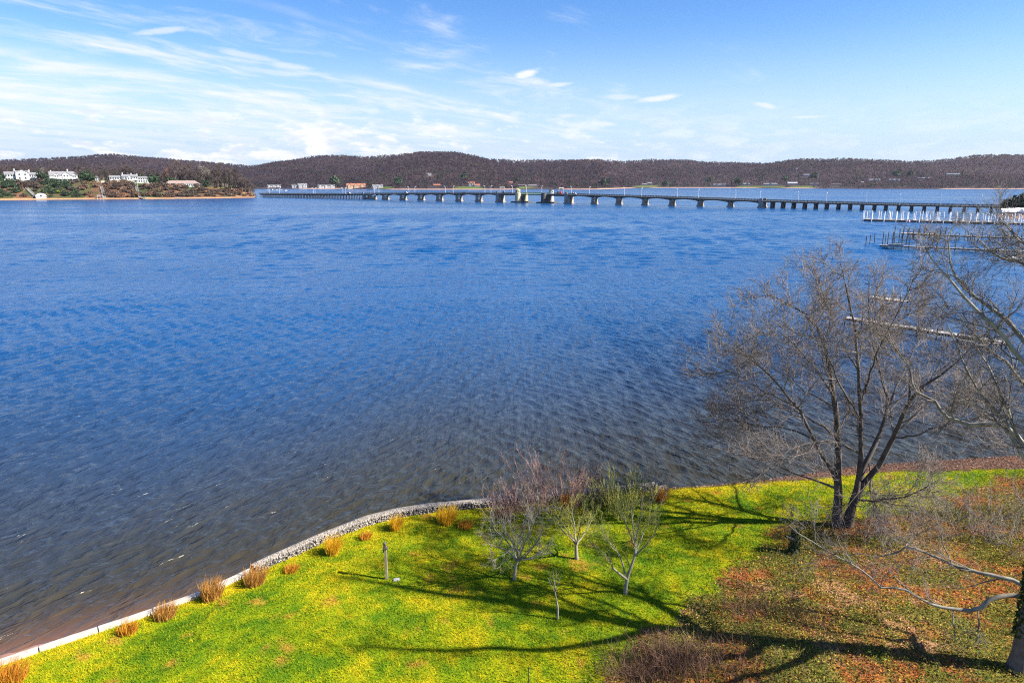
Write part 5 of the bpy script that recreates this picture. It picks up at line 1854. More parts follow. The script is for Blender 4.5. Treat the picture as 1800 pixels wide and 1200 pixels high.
# ---- boathouse, stairs, small piers of the left shore
p = BP(68, 7)
bh = empty('boathouse', (p[0], p[1], 0), face_cam(p), 'white boathouse with a round roof standing at the water on the left shore', 'boathouse', None)
MB().box(-5.2, 5.2, 0, 8, .8, 3.6).build('wall', M['white'], bh)
m = MB()
arc = [(5.7 * math.cos(a_), 3.55 + 3.9 * math.sin(a_)) for a_ in np.linspace(math.pi, 0, 13)]
vs = [(x_, -.4, z_) for x_, z_ in arc] + [(x_, 8.4, z_) for x_, z_ in arc]
m.add(vs, [(i, i + 1, 14 + i, 13 + i) for i in range(12)] + [tuple(range(12, -1, -1)), tuple(range(13, 26))])
m.build('roof', M['white'], bh)
MB().box(-.9, .9, -.46, -.41, 3.7, 5.4).build('window', M['window'], bh)
MB().box(-2.0, 2.0, -.06, -.004, .9, 3.2).build('door', M['wall_grey'], bh)
MB().box(-8.5, 8.5, -3.5, 9, .35, .79).build('deck', M['plank'], bh)
for i in range(6):
    for yy in (-3.2, 4):
        MB().cyl((-8 + 3.2 * i, yy, -1.5), (-8 + 3.2 * i, yy, .35), .22, .22, 6).build('pile', M['pile'], bh)


def stairs(pts, label, w=2.2):
    """flights of steps down the bluff with landings and rails; pts are world points, top first"""
    o = empty('stairway', pts[-1], 0, label, 'stairs', 'wooden stairs down the left bluff')
    o0 = np.array(pts[-1])
    for a_, b_ in zip(pts[:-1], pts[1:]):
        a_, b_ = np.array(a_) - o0, np.array(b_) - o0
        d_ = unit((b_ - a_) * np.array([1, 1, 0]))
        sd = np.array([-d_[1], d_[0], 0]) * w / 2
        n = max(4, int(np.linalg.norm(b_ - a_) / .9))
        m = MB()
        for i in range(n):
            c0 = a_ + (b_ - a_) * i / n
            c1 = a_ + (b_ - a_) * (i + .8) / n
            c1 = np.array([c1[0], c1[1], c0[2]])
            m.beam(c0 + np.array([0, 0, .5]), c1 + np.array([0, 0, .5]), w, .12)
        m.build('tread_flight', M['plank'], o)
        for sg in (-1, 1):
            MB().beam(a_ + sd * sg + np.array([0, 0, .42]), b_ + sd * sg + np.array([0, 0, .42]), .12, .35).build('stringer', M['plank'], o)
            MB().beam(a_ + sd * sg + np.array([0, 0, 1.5]), b_ + sd * sg + np.array([0, 0, 1.5]), .14, .16).build('handrail', M['white'], o)
            q = MB()
            for i in range(0, n + 1, 3):
                c0 = a_ + (b_ - a_) * i / n + sd * sg
                q.box(c0[0] - .08, c0[0] + .08, c0[1] - .08, c0[1] + .08, c0[2] - .8, c0[2] + 1.5)
            tag(q.build('baluster', M['white'], o), kind='stuff')
    return o


stairs([BP(25, 54), BP(40, 44), BP(46, 28), BP(58, 12), BP(62, 8)], 'long white stairs slanting down from the columned mansion to the boathouse', 2.6)
stairs([BP(175, 52), BP(177, 30), BP(179, 14), BP(180, 4)], 'straight tall wooden stairs down the bluff right of the green slope', 2.6)
stairs([BP(240, 55), BP(238.5, 38), BP(240, 20), BP(243, 6)], 'dark wooden stairs down the bluff below the rambling mansion', 2.4)


def pier_dock(pts, label, w=2.6, z=1.5, n=6, m_=None):
    a_, b_ = np.array(pts[0], float), np.array(pts[1], float)
    o = empty('jetty', (a_[0], a_[1], 0), math.atan2(b_[1] - a_[1], b_[0] - a_[0]), label, 'jetty', 'small jetties on the left shore')
    L_ = float(np.linalg.norm((b_ - a_)[:2]))
    MB().box(0, L_, -w / 2, w / 2, z - .3, z).build('deck', m_ or M['plank'], o)
    for i in range(n):
        x_ = L_ * (i + .3) / n
        for sg in (-1, 1):
            MB().cyl((x_, sg * (w / 2 + .2), -1.5), (x_, sg * (w / 2 + .2), z + 1.3), .18, .18, 6).build('pile', M['pile_pale'], o)
    return o


pier_dock((BP(243, 5), BP(254, -9)), 'white jetty with a ramp at the foot of the dark stairs', 3.0, 1.4, 6)
pier_dock((BP(304, -4), BP(321, -6)), 'low white jetty in front of the ranch house beach', 3.2, .9, 5)
pl = BP(173, 5)
o = empty('beach_platform', (pl[0], pl[1], 0), face_cam(pl), 'white railed platform at the foot of the tall wooden stairs', 'platform')
MB().box(-3.5, 2.5, -3, 2, 3.6, 3.9).build('deck', M['plank'], o)
for xx in (-3.3, -.5, 2.3):
    MB().box(xx - .15, xx + .15, -2.9, -2.6, -1, 5.0).build('post', M['white'], o)
for zz in (4.4, 4.95):
    MB().box(-3.4, 2.4, -2.95, -2.8, zz, zz + .14).build('rail', M['white'], o)
rw_ = empty('retaining_wall', BP(210, 50), face_cam(BP(210, 50)), 'pale long retaining wall below the rambling white mansion', 'wall')
MB().box(-20, 16, -.4, .4, -2, 1.5).build('wall_body', M['cream'], rw_)
MB().box(-20.2, 16.2, -.5, .5, 1.503, 1.75).build('coping', M['concrete'], rw_)

# ------------------------------------------------------------------ trees and shrubs of the left bluff
def proto_bare(seed, h, pale=False, red=False):
    g = np.random.default_rng(seed)
    tr = np.array([[[0, 0, -1.0], [0, .05 * h * g.normal() * .3, h * .3], [h * .03 * g.normal(), 0, h * .6], [h * .05 * g.normal(), 0, h * .95]]])
    rr = np.array([[.030, .024, .016, .004]]) * h
    k = resample(np.concatenate([tr[0], rr[0][:, None]], 1), 8)
    P, Rd = k[None, :, :3], k[None, :, 3]
    a = grow(P, Rd, 15, .18, (.22 * h, .46 * h), 42, g, K=6, up=.14, rf=.6, rmin=.012 * h * .3)
    b_ = grow(*a, 8, .2, (.10 * h, .2 * h), 42, g, K=4, up=.1, rf=.6, rmin=.0045 * h)
    c = grow(*b_, 7, .15, (.05 * h, .11 * h), 42, g, K=3, up=.05, rf=.7, rmin=.0042 * h)
    tv, tf = tubes(P, Rd, 6)
    vs, fs, off = [], [], 0
    for (q, r), s_ in zip((a, b_, c), (4, 3, 3)):
        v, f = tubes(q, r, s_)
        vs.append(v)
        fs.append(f + off)
        off += len(v)
    return (tv, tf), (np.vstack(vs), np.vstack(fs))


def proto_conifer(seed, h):
    g = np.random.default_rng(seed)
    n = 420
    t_ = g.random(n) ** .8
    z = h * (.08 + .9 * t_)
    a = g.random(n) * 6.28
    rmax = h * .20 * (1 - t_) ** .8 + .15
    r0 = rmax * (.1 + .5 * g.random(n))
    d_ = np.stack([np.cos(a), np.sin(a), np.zeros(n)], 1)
    s_ = np.stack([-np.sin(a), np.cos(a), np.zeros(n)], 1)
    b0 = d_ * r0[:, None] + np.array([0, 0, 1]) * z[:, None]
    tip = d_ * (rmax * (.85 + .4 * g.random(n)))[:, None] + np.array([0, 0, 1]) * (z - .05 * h * (1 - t_) * g.random(n))[:, None]
    w = (.22 * rmax + .1)[:, None]
    vs = np.stack([b0 - s_ * w, b0 + s_ * w, tip], 1).reshape(-1, 3)
    fs = np.arange(3 * n).reshape(-1, 3)
    return vs, fs


def proto_round(seed, h, w, n=380):
    """leafy evergreen or dense shrub: many small sprays through the whole volume"""
    g = np.random.default_rng(seed)
    d_ = unit(g.normal(size=(n, 3)))
    lump = 1 + .22 * np.sin(d_[:, 0] * 5 + seed) * np.cos(d_[:, 1] * 4 + seed)
    r = (g.random(n) ** .4)[:, None] * lump[:, None]
    c = d_ * r * np.array([w / 2, w / 2, h * .5]) + np.array([0, 0, h * .5])
    v, f, _ = leaf_cards(c, .11 * (h + w) / 2, g, np.ones((n, 3)))
    return v, f


def proto_objs(kind, seed, h, mt, mc, w=None):
    if kind == 'bare':
        (tv, tf), (cv, cf) = proto_bare(seed, h)
        return mesh_np('trunk', tv, tf, mt, smooth=True), mesh_np('crown', cv, cf, mc)
    if kind == 'conifer':
        cv, cf = proto_conifer(seed, h)
    else:
        cv, cf = proto_round(seed, h, w or h)
    tr = MB().cyl((0, 0, -1), (0, 0, h * (.85 if kind == 'conifer' else .5)), h * .02, h * .006, 6).build('trunk', mt)
    return tr, mesh_np('crown', cv, cf, mc)


PB = {k: [] for k in ('bare', 'red', 'pale', 'conifer', 'round')}
for i in range(5):
    PB['bare'].append(proto_objs('bare', 200 + i, 20, M['far_bark'], M['far_twig']))
PB['red'].append(proto_objs('bare', 220, 14, M['far_bark'], M['far_red']))
PB['pale'].append(proto_objs('bare', 230, 24, M['white'], M['bark_pale']))
for i in range(3):
    PB['conifer'].append(proto_objs('conifer', 240 + i, 16, M['far_bark'], M['evergreen']))
    PB['round'].append(proto_objs('round', 250 + i, 9, M['far_bark'], M['evergreen'], 9))
USED = set()
_tens = {20: ('twenty', 'twentieth'), 30: ('thirty', 'thirtieth'), 40: ('forty', 'fortieth'), 50: ('fifty', 'fiftieth')}


def nth(i):
    """0 -> first, 20 -> twenty-first"""
    full = ordn + ['eighteenth', 'nineteenth']
    n = i + 1
    if n < 20:
        return full[i]
    t_, u_ = n // 10 * 10, n % 10
    return _tens[t_][1] if u_ == 0 else _tens[t_][0] + '-' + full[u_ - 1]




def plant(kind, p, sc, name, label, cat, group=None, rng=R):
    i = int(rng.integers(len(PB[kind])))
    tr, cr = PB[kind][i]
    o = empty(name, p, float(rng.random() * 6.28), label, cat, group)
    o.scale = (sc, sc, sc * float(rng.uniform(.9, 1.12)))
    if (kind, i) in USED:
        tr, cr = share('trunk', tr), share('crown', cr)
    USED.add((kind, i))
    tr.parent = o
    cr.parent = o
    return o


def along_label(seq, i, base, mark):
    return base + ', ' + mark[i]


# evergreens one can pick out on the bluff
EV = [(4, 60, 1.0, 'round', 'at the left edge of the photo'), (22, 95, 1.0, 'conifer', 'behind the left wing of the columned mansion'), (64, 96, 1.15, 'conifer', 'behind the right wing of the columned mansion'),
      (73, 58, 1.25, 'round', 'between the columned mansion and the arcaded one'), (80, 50, 1.0, 'round', 'just left of the arcaded mansion'), (108, 110, 1.55, 'conifer', 'tallest, behind the arcaded mansion roof'),
      (118, 112, 1.1, 'conifer', 'behind the right end of the arcaded mansion'), (148, 62, 1.2, 'round', 'right of the arcaded mansion'), (156, 66, 1.35, 'round', 'pair by the small cottage, left one'),
      (162, 58, 1.0, 'round', 'pair by the small cottage, right one'), (154, 105, 1.3, 'conifer', 'behind the small cottage'), (187, 100, 1.15, 'conifer', 'behind the left end of the rambling mansion'),
      (212, 105, 1.3, 'conifer', 'behind the chimneys of the rambling mansion'), (248, 102, 1.3, 'round', 'behind the right end of the rambling mansion'), (269, 56, 1.35, 'round', 'between the rambling mansion and the ranch house'),
      (279, 100, 1.5, 'conifer', 'tall, behind the gap left of the ranch house'), (300, 75, 1.25, 'round', 'behind the left end of the ranch house roof'), (316, 105, 1.5, 'conifer', 'dark spire behind the ranch house'),
      (306, 72, 1.1, 'round', 'low, behind the ranch house roof'), (361, 58, 1.1, 'round', 'at the right end of the ranch house'), (386, 55, 1.1, 'conifer', 'left of two green ones near the yellow lawn'),
      (403, 42, 1.3, 'conifer', 'dense green one at the end of the yellow lawn'), (412, 52, .9, 'conifer', 'behind the end of the yellow lawn'), (196, 112, .9, 'round', 'low, far behind the rambling mansion'), (88, 105, 1.0, 'conifer', 'behind the left end of the arcaded mansion')]
for px, d_, sc, kind, where in EV:
    plant(kind, BP(px, d_), sc, 'evergreen_tree', ('dark pointed evergreen ' if kind == 'conifer' else 'dark rounded evergreen ') + where, 'tree', 'evergreen trees on the left bluff')
plant('red', BP(294, 95), 1.35, 'red_tree', 'reddish bare-crowned tree behind the gap left of the ranch house', 'tree')
plant('red', BP(268, 72), .85, 'red_tree', 'smaller reddish bare tree right of the rambling mansion', 'tree')
plant('pale', BP(357, 80), 1.1, 'sycamore_tree', 'white-trunked bare tree right of the ranch house', 'tree')
plant('pale', BP(368, 84), .85, 'sycamore_tree', 'smaller pale-branched bare tree beside the white-trunked one', 'tree')
plant('pale', BP(78, 56), .62, 'sycamore_tree', 'pale leaning bare tree between the two leftmost mansions', 'tree')
# bare trees behind the houses
zones = [(-60, 20, 95, 200, 24, 'behind the left end of the bluff'), (20, 70, 85, 190, 20, 'behind the columned mansion'), (70, 140, 88, 200, 26, 'behind the arcaded mansion'),
         (140, 195, 66, 180, 24, 'around the small white cottage'), (195, 265, 88, 190, 26, 'behind the rambling mansion'), (262, 350, 76, 190, 40, 'behind the ranch house'),
         (350, 400, 60, 170, 34, 'behind the yellow lawn'), (400, 447, 36, 120, 30, 'at the tip of the point')]
for x0, x1, d0, d1, n, where in zones:
    for i in range(n):
        px = x0 + (x1 - x0) * (i + R.random()) / n
        d_ = d0 + (d1 - d0) * R.random()
        edge = 1.0 - .35 * max(0, (px - 405) / 45)
        sc = (.62 + .45 * R.random()) * (1.28 if px > 300 else .85) * edge
        p = BP(px, d_)
        if p[2] < 0.6:
            continue
        plant('bare', p, sc, 'bare_tree', 'leafless brown tree ' + where + ', ' + nth(i) + ' from the left there', 'tree', 'bare trees ' + where)
# shrubs on the slope: leafy sprays of three colours, one object each
SH = {}
for k, (m_, sd) in enumerate(((M['evergreen'], 300), (M['shrub_brown'], 301), (M['shrub_tan'], 302), (M['shrub_yellow'], 303))):
    v, f = proto_round(sd, 4, 5.5, 260)
    SH[k] = mesh_np('shrub', v, f, m_)
used_sh = set()
slope_zones = [(-40, 30, 0, 40, 'dark green shrub on the slope left of the long white stairs'), (30, 75, 1, 26, 'brown shrub on the slope beside the boathouse'), (75, 135, 0, 38, 'dark green shrub on the slope below the arcaded mansion'),
               (110, 150, 1, 12, 'bare brown bush on the green slope below the arcaded mansion'), (140, 170, 2, 10, 'tan bush beside the tall wooden stairs'), (182, 240, 1, 34, 'brown bush on the slope below the rambling mansion'),
               (182, 238, 2, 16, 'tan dry bush on the sandy slope below the rambling mansion'), (245, 350, 1, 56, 'brown bush on the slope below the ranch house'), (250, 320, 2, 14, 'reddish tan bush on the slope below the ranch house'),
               (350, 420, 1, 34, 'brown bush below the yellow lawn'), (400, 445, 2, 16, 'tan bush on the sandy point')]
for x0, x1, k, n, lab in slope_zones:
    for i in range(n):
        px = x0 + (x1 - x0) * (i + R.random()) / n
        d_ = R.uniform(11, 48)
        p = BP(px, d_)
        if p[2] < .8:
            continue
        o = SH[k] if k not in used_sh else share('shrub', SH[k])
        used_sh.add(k)
        sc = float(R.uniform(.8, 1.9))
        o.location = [float(c) for c in p - np.array([0, 0, .6])]
        o.scale = (sc, sc, sc * .8)
        o.rotation_euler = (0, 0, float(R.random() * 6.28))
        tag(o, lab + ', ' + nth(i) + ' from the left', 'shrub', lab.replace(' shrub', ' shrubs').replace(' bush', ' bushes'))
o = SH[3]
p = BP(101, 20)
o.location = [float(c) for c in p]
tag(o, 'bright yellow forsythia bush low on the green slope', 'shrub')

# ------------------------------------------------------------------ houses and evergreens across the river
def far_house(px, py, w, label, wall, roof, h=6.0, gab=0, cols=4, rows=2, rh=2.6, wings=(), d=9):
    p = hill_hit(px, py)
    h, rh = h * .66, max(rh, h * .5)
    gs_ = [((i + .5) / gab * w - w / 2, min(w / gab * .7, 9), h * .98, rh * .95, 1.2) for i in range(gab)]
    return house(p, face_cam(p), label, w, d, h, wall, roof, rh, gables=gs_, cols=cols, rows=rows, win=(1.4, 1.6), wings=wings, group='houses on the far shore')


far_house(482, 329.5, 36, 'grey-white gabled house group at the left end of the far shore', M['wall_grey'], M['roof_dark'], 7, 3, 6)
far_house(518, 330.5, 16, 'narrow grey gabled house left of the large pale one on the far shore', M['wall_grey'], M['roof_dark'], 9, 2, 4)
far_house(532, 330.5, 24, 'large pale grey house with steep gables on the far shore', M['white'], M['roof_grey'], 11, 2, 5, 3, 4.5)
far_house(574, 330.8, 46, 'wide grey-gabled white house on the far shore above the timber trestle', M['wall_grey'], M['roof_dark'], 9, 3, 9, 2, 4)
far_house(626, 330.8, 50, 'large tan villa with red roof on the far shore', M['wall_tan'], M['roof_red'], 11, 3, 10, 3, 4)
far_house(664, 331.5, 26, 'pale greenish two-gabled house right of the tan villa', M['white'], M['roof_grey'], 9, 2, 5)
far_house(755, 308.5, 10, 'tiny white house high in the woods on the far hill', M['white'], M['roof_grey'], 6, 1, 2)
far_house(829, 327.5, 16, 'white gabled house with red roof left of the cream tower', M['white'], M['roof_red'], 10, 2, 4)
far_house(839, 328, 14, 'lower white wing house with red roof beside the taller white one', M['white'], M['roof_red'], 6, 0, 4)
far_house(898, 323, 10, 'small tan house in the trees above the left white gantry', M['wall_tan'], M['roof_red'], 4.5, 0, 3)
far_house(918, 327.5, 24, 'low dark-roofed house behind the cream bridge tower', M['wall_brown'], M['roof_dark'], 4, 0, 5, 1)
far_house(936, 328, 22, 'low greyish house right of the cream tower on the far shore', M['wall_brown'], M['roof_grey'], 4, 0, 5, 1)
far_house(768, 327, 18, 'low reddish house in the woods on the far shore', M['wall_brown'], M['roof_red'], 4, 0, 4, 1)
far_house(1133, 325.5, 14, 'small grey-roofed house by the green lawn on the far shore', M['wall_grey'], M['roof_grey'], 4, 0, 3, 1)
far_house(1142, 325, 13, 'bright white boxy house by the green lawn on the far shore', M['white'], M['roof_grey'], 7.5, 0, 3)
far_house(1265, 326.5, 40, 'long low white house among evergreens on the far shore', M['white'], M['roof_grey'], 5, 2, 8, 1)
far_house(1309, 326, 30, 'white gabled house left of the green lawn on the far shore', M['white'], M['roof_grey'], 7, 2, 6)
far_house(1354, 326, 40, 'long white house in the middle of the green lawn on the far shore', M['white'], M['roof_grey'], 6.5, 1, 9)
far_house(1393, 324.5, 28, 'cream house with a broad pale roof at the right of the green lawn', M['white'], M['wall_grey'], 6, 0, 6, 2, 4)
far_house(1432, 325.5, 26, 'white-fronted dark-roofed house at the right end of the green lawn', M['white'], M['roof_dark'], 6, 1, 5)
far_house(1401, 298.5, 7, 'tiny white house high on the right hill', M['white'], M['roof_grey'], 5, 0, 2)
far_house(1418, 309, 20, 'grey house half hidden in the woods above the green lawn', M['wall_grey'], M['roof_grey'], 5, 0, 4)
far_house(1470, 326, 28, 'dark low house by the water right of the green lawn', M['wall_brown'], M['roof_dark'], 4, 0, 5, 1)
far_house(1537, 319, 30, 'grey-roofed house in the woods behind the white dock', M['wall_grey'], M['roof_grey'], 5, 1, 5, 1, 5)
far_house(1516, 322, 6, 'small white shed in the woods left of the grey-roofed house', M['white'], M['roof_grey'], 4, 0, 1, 1)
far_house(1572, 318.5, 28, 'whitish gabled house on the wooded slope behind the white dock', M['wall_grey'], M['roof_grey'], 6, 2, 5)
far_house(1624, 315, 38, 'long blue-grey house on the wooded slope', M['wall_blue'], M['roof_grey'], 5, 0, 8, 1)
far_house(1675, 308, 36, 'dark blue-roofed house high on the right wooded slope', M['wall_brown'], M['wall_blue'], 4, 0, 6, 1)

FE = [(588, 328), (594, 329), (648, 330), (700, 327), (770, 322), (776, 323), (815, 318), (826, 318), (905, 320), (911, 322), (1096, 328), (1104, 327), (1062, 329), (1072, 329), (1240, 325), (1247, 323), (1258, 321), (1286, 326), (1296, 327),
      (1335, 324), (1340, 322), (1380, 321), (1404, 318), (1422, 318), (1430, 317), (1505, 320), (1512, 318), (1575, 313), (1582, 309), (1590, 308), (1600, 312), (1628, 306), (1440, 320), (1170, 328), (1690, 314)]
_sd = lambda px: 0 if px < 680 else 1 if px < 915 else 2 if px < 1130 else 3 if px < 1460 else 4
rank = [sum(1 for q in FE if _sd(q[0]) == _sd(px) and q < (px, py)) for px, py in FE]
for k, (px, py) in enumerate(FE):
    side = ('behind the gabled houses at the left' if px < 680 else 'left of the cream tower' if px < 915 else 'right of the red truck' if px < 1130 else 'among the houses near the green lawn' if px < 1460 else 'on the slope behind the white dock')
    plant('conifer' if k % 3 else 'round', hill_hit(px, py), (1.4 + .7 * R.random()) * (1 if k % 3 else 1.5), 'evergreen_tree', 'dark evergreen across the river ' + side + ', ' + nth(rank[k]) + ' from the left', 'tree', 'evergreens across the river ' + side)
# boats and floats moored off the far left shore
for k, (px, py, L_) in enumerate([(478, 334.2, 9), (487, 335, 8), (494, 334.4, 10), (503, 335.6, 7), (470, 335.4, 7)]):
    p = G(px, py, 0)
    o = empty('moored_boat', p, float(R.random() * 3), 'white boat moored beyond the trestle off the far left shore, ' + ordn[[4, 0, 1, 2, 3][(k + 1) % 5]] + ' of the cluster', 'boat', 'boats moored off the far left shore')
    MB().add([(-L_ / 2, -1.2, .9), (L_ / 2 - 1.5, -1.3, 1.0), (L_ / 2, 0, 1.2), (L_ / 2 - 1.5, 1.3, 1.0), (-L_ / 2, 1.2, .9), (-L_ / 2, -.8, -.3), (L_ / 2 - 2, -.8, -.3), (L_ / 2 - 1, 0, -.2), (L_ / 2 - 2, .8, -.3), (-L_ / 2, .8, -.3)],
             [(4, 3, 2, 1, 0), (0, 1, 6, 5), (1, 2, 7, 6), (2, 3, 8, 7), (3, 4, 9, 8), (4, 0, 5, 9), (5, 6, 7, 8, 9)]).build('hull', M['white'], o)
    MB().frustum((-L_ * .25, L_ * .2, -.9, .9), (-L_ * .22, L_ * .12, -.75, .75), .95, 2.3).build('cabin', M['white'], o)
    MB().frustum((-L_ * .2, L_ * .1, -.93, -.90), (-L_ * .2, L_ * .08, -.85, -.82), 1.4, 2.0).build('window', M['window'], o)

# ------------------------------------------------------------------ docks on the right
def dock(a_, b_, w, z, label, name='dock', m_=None, plank=1.2, th=.3, skirt=None):
    a_, b_ = np.array(a_, float), np.array(b_, float)
    o = empty(name, (a_[0], a_[1], 0), math.atan2(b_[1] - a_[1], b_[0] - a_[0]), label, 'dock')
    L_ = float(np.linalg.norm((b_ - a_)[:2]))
    n = max(2, int(L_ / plank))
    base = None
    for i in range(n):
        m = MB().box(L_ * i / n + .03, L_ * (i + 1) / n - .03, -w / 2, w / 2, z - .12, z + R.uniform(-.02, .02))
        m.build('plank', m_ or M['plank'], o)
    for sg in (-1, 1):
        MB().box(0, L_, sg * w / 2 - .12 - sg * .12, sg * w / 2 + .12 - sg * .12, z - .12 - th, z - .125).build('beam', M['pile'], o)
    if skirt:
        MB().box(0, L_, -w / 2 - .25, -w / 2 - .12, -.5, z - .05).build('wave_screen', M['concrete_dark'], o)
    return o, L_


def dpile(o, x, y, h, r=.16, m_=None, name='piling', cap=None):
    q = MB().cyl((x, y, -1.5), (x, y, h), r, r * .92, 7).build(name, m_ or M['pile'], o)
    if cap:
        MB().cyl((x, y, h + .003), (x, y, h + .28), r * 1.15, .03, 7).build('cap', cap, q)
    return q


# the long white-piled dock beyond
A0, A1 = G(1519, 387, .4), G(1835, 395, .4)
dA, LA = dock(A0, A1, 3.0, 1.0, 'long grey dock with rows of white pilings in front of the bridge', plank=2.0, skirt=True, th=.5)
x_ = 1.0
k = 0
while x_ < LA:
    dpile(dA, x_, 1.9, 5.2 + R.uniform(-.5, .6), .29, M['bright_white'], 'piling')
    if k % 2 == 0:
        dpile(dA, x_ + .7, 9.5, 5.0 + R.uniform(-.4, .6), .27, M['bright_white'], 'piling')
        MB().box(x_ - .1, x_ + 1.4, 1.6, 9.8, .65, .95).build('finger', M['plank'], dA)
    else:
        dpile(dA, x_, -1.9, 4.6 + R.uniform(-.4, .6), .29, M['bright_white'], 'piling')
    k += 1
    x_ += R.uniform(2.3, 3.2)
MB().box(12, LA, 9.9, 12.4, .7, 1.0).build('back_walk', M['plank'], dA)
x_ = 12
while x_ < LA:
    dpile(dA, x_, 12.7, 5.0 + R.uniform(-.4, .5), .27, M['bright_white'], 'piling')
    x_ += R.uniform(2.6, 3.6)
# rectangular float at its outer end
for yy in (2.2, 7.5):
    MB().box(-.5, 11, yy, yy + 1.4, .35, .75).build('float', M['plank'], dA)
MB().box(-.5, .9, 3.65, 7.45, .35, .75).build('float', M['plank'], dA)
for (xx, yy) in ((-.8, 1.2), (-.8, 9.5), (3, 9.5), (11.4, 9.4)):
    dpile(dA, xx, yy, 5.4, .29, M['bright_white'], 'piling')
# shore and bush at its landward end
eP = [G(1738, 379, 0), G(1775, 374, 0), G(1850, 372, 0), G(2300, 372, 0), G(2300, 388, 0), G(1760, 385, 0)]
cc_ = sum(eP) / len(eP)
n = len(eP)
vs = [tuple(p) for p in eP] + [tuple(cc_ + (p - cc_) * .8 + np.array([0, 0, 2.2])) for p in eP]
vs = [(x, y, z - (.6 if i < n else 0)) for i, (x, y, z) in enumerate(vs)]
tag(MB().add(vs, [(i, (i + 1) % n, n + (i + 1) % n, n + i) for i in range(n)] + [tuple(range(n, 2 * n))]).build('shore_land', M['shrub_tan']), kind='structure')
for k, (px, py, kind, sc) in enumerate([(1768, 368, 'round', .9), (1782, 367, 'round', 1.2), (1796, 366, 'round', 1.3), (1760, 371, 'round', .55), (1790, 366, 'bare', .55), (1778, 366, 'bare', .4), (1806, 365, 'bare', .6)]):
    p = G(px, 374 + (px - 1770) * .02, 1.0)
    plant(kind, p, sc, 'shore_shrub' if kind == 'round' else 'bare_tree',
          ('dark rounded bush' if kind == 'round' else 'small leafless tree') + ' on the bank behind the wrapped boats, ' + ordn[k] + ' of the thicket', 'shrub' if kind == 'round' else 'tree', 'thicket at the end of the bridge')


def wrapped_boat(p, rz, L_, label):
    o = empty('wrapped_boat', p, rz, label, 'boat', 'white shrink-wrapped boats ashore')
    xs_ = np.linspace(-L_ / 2, L_ / 2, 9)
    v = []
    for x in xs_:
        t_ = (x + L_ / 2) / L_
        w = 1.7 * (1 - max(0, (t_ - .55) / .45) ** 2 * .9)
        zt = 3.9 - .8 * abs(t_ - .45) + .12 * math.sin(t_ * 17)
        v += [(x, -w, 1.6), (x, -w * .7, 2.8), (x, 0, zt), (x, w * .7, 2.8), (x, w, 1.6)]
    f = [(i * 5 + j, i * 5 + j + 1, i * 5 + j + 6, i * 5 + j + 5) for i in range(8) for j in range(4)]
    f += [(0, 4, 3, 2, 1), (40, 41, 42, 43, 44)]
    MB().add(v, f).build('cover', M['wrap'], o)
    hv = []
    for x in xs_:
        t_ = (x + L_ / 2) / L_
        w = 1.68 * (1 - max(0, (t_ - .55) / .45) ** 2 * .9)
        hv += [(x, -w, 1.595), (x, -w * .5, .5), (x, w * .5, .5), (x, w, 1.595)]
    f = [(i * 4 + j + 4, i * 4 + j + 5, i * 4 + j + 1, i * 4 + j) for i in range(8) for j in range(3)]
    f += [(0, 1, 2, 3), (35, 34, 33, 32)]
    MB().add(hv, f).build('hull', M['white'], o)
    for x in (-L_ * .28, L_ * .22):
        MB().box(x - .25, x + .25, -1.0, 1.0, -.4, .7).build('cradle', M['pile'], o)


dv = unit(A1 - A0)
an = math.atan2(dv[1], dv[0])
for k, (px, py, L_) in enumerate([(1773, 378, 10.5), (1788, 377.2, 11), (1806, 378, 12)]):
    p = G(px, py + 1.5, 1.2)
    p[2] = 1.9
    wrapped_boat(p, an + .5 + .2 * k, L_, 'boat under white shrink wrap beside the white-piled dock, ' + ['left one', 'middle one', 'right one cut by the photo edge'][k])

# ---- the two low dark-piled docks in the middle distance
B0, B1 = G(1546, 432, .6), G(1830, 444, .6)
dB, LB = dock(B0, B1, 1.5, .9, 'thin low dock with dark pilings, the nearer of the middle pair', plank=1.3, th=.35)
x_ = 1.5
while x_ < LB:
    dpile(dB, x_, R.choice([-.95, .95]), 2.2 + R.uniform(-.6, 2.2), .12 + .05 * R.random())
    x_ += R.uniform(1.6, 3.6)
MB().box(2.5, 7.0, -1.9, -.85, .55, 1.5).build('float', M['plank'], dB)
C0, C1 = G(1597, 415, .6), G(1830, 424, .6)
dC, LC = dock(C0, C1, 1.7, 1.6, 'pale dock with crowded dark pilings, the farther of the middle pair', plank=1.3, th=.4)
x_ = .5
while x_ < LC:
    dpile(dC, x_, R.choice([-1.1, 1.1, 1.3]), 3.0 + R.uniform(-.8, 1.8), .14 + .06 * R.random(), M['pile'] if R.random() < .7 else M['pile_pale'])
    x_ += R.uniform(.8, 2.4)
MB().box(-2.5, 9, -2.0, 1.8, 1.62, 1.85).build('platform', M['cap'], dC)
for xx in np.arange(-2, 9.1, 1.8):
    dpile(dC, float(xx), -2.1, 1.6 + R.uniform(0, 2.4), .2)
    dpile(dC, float(xx), 1.9, 2.6 + R.uniform(0, 2.2), .18)
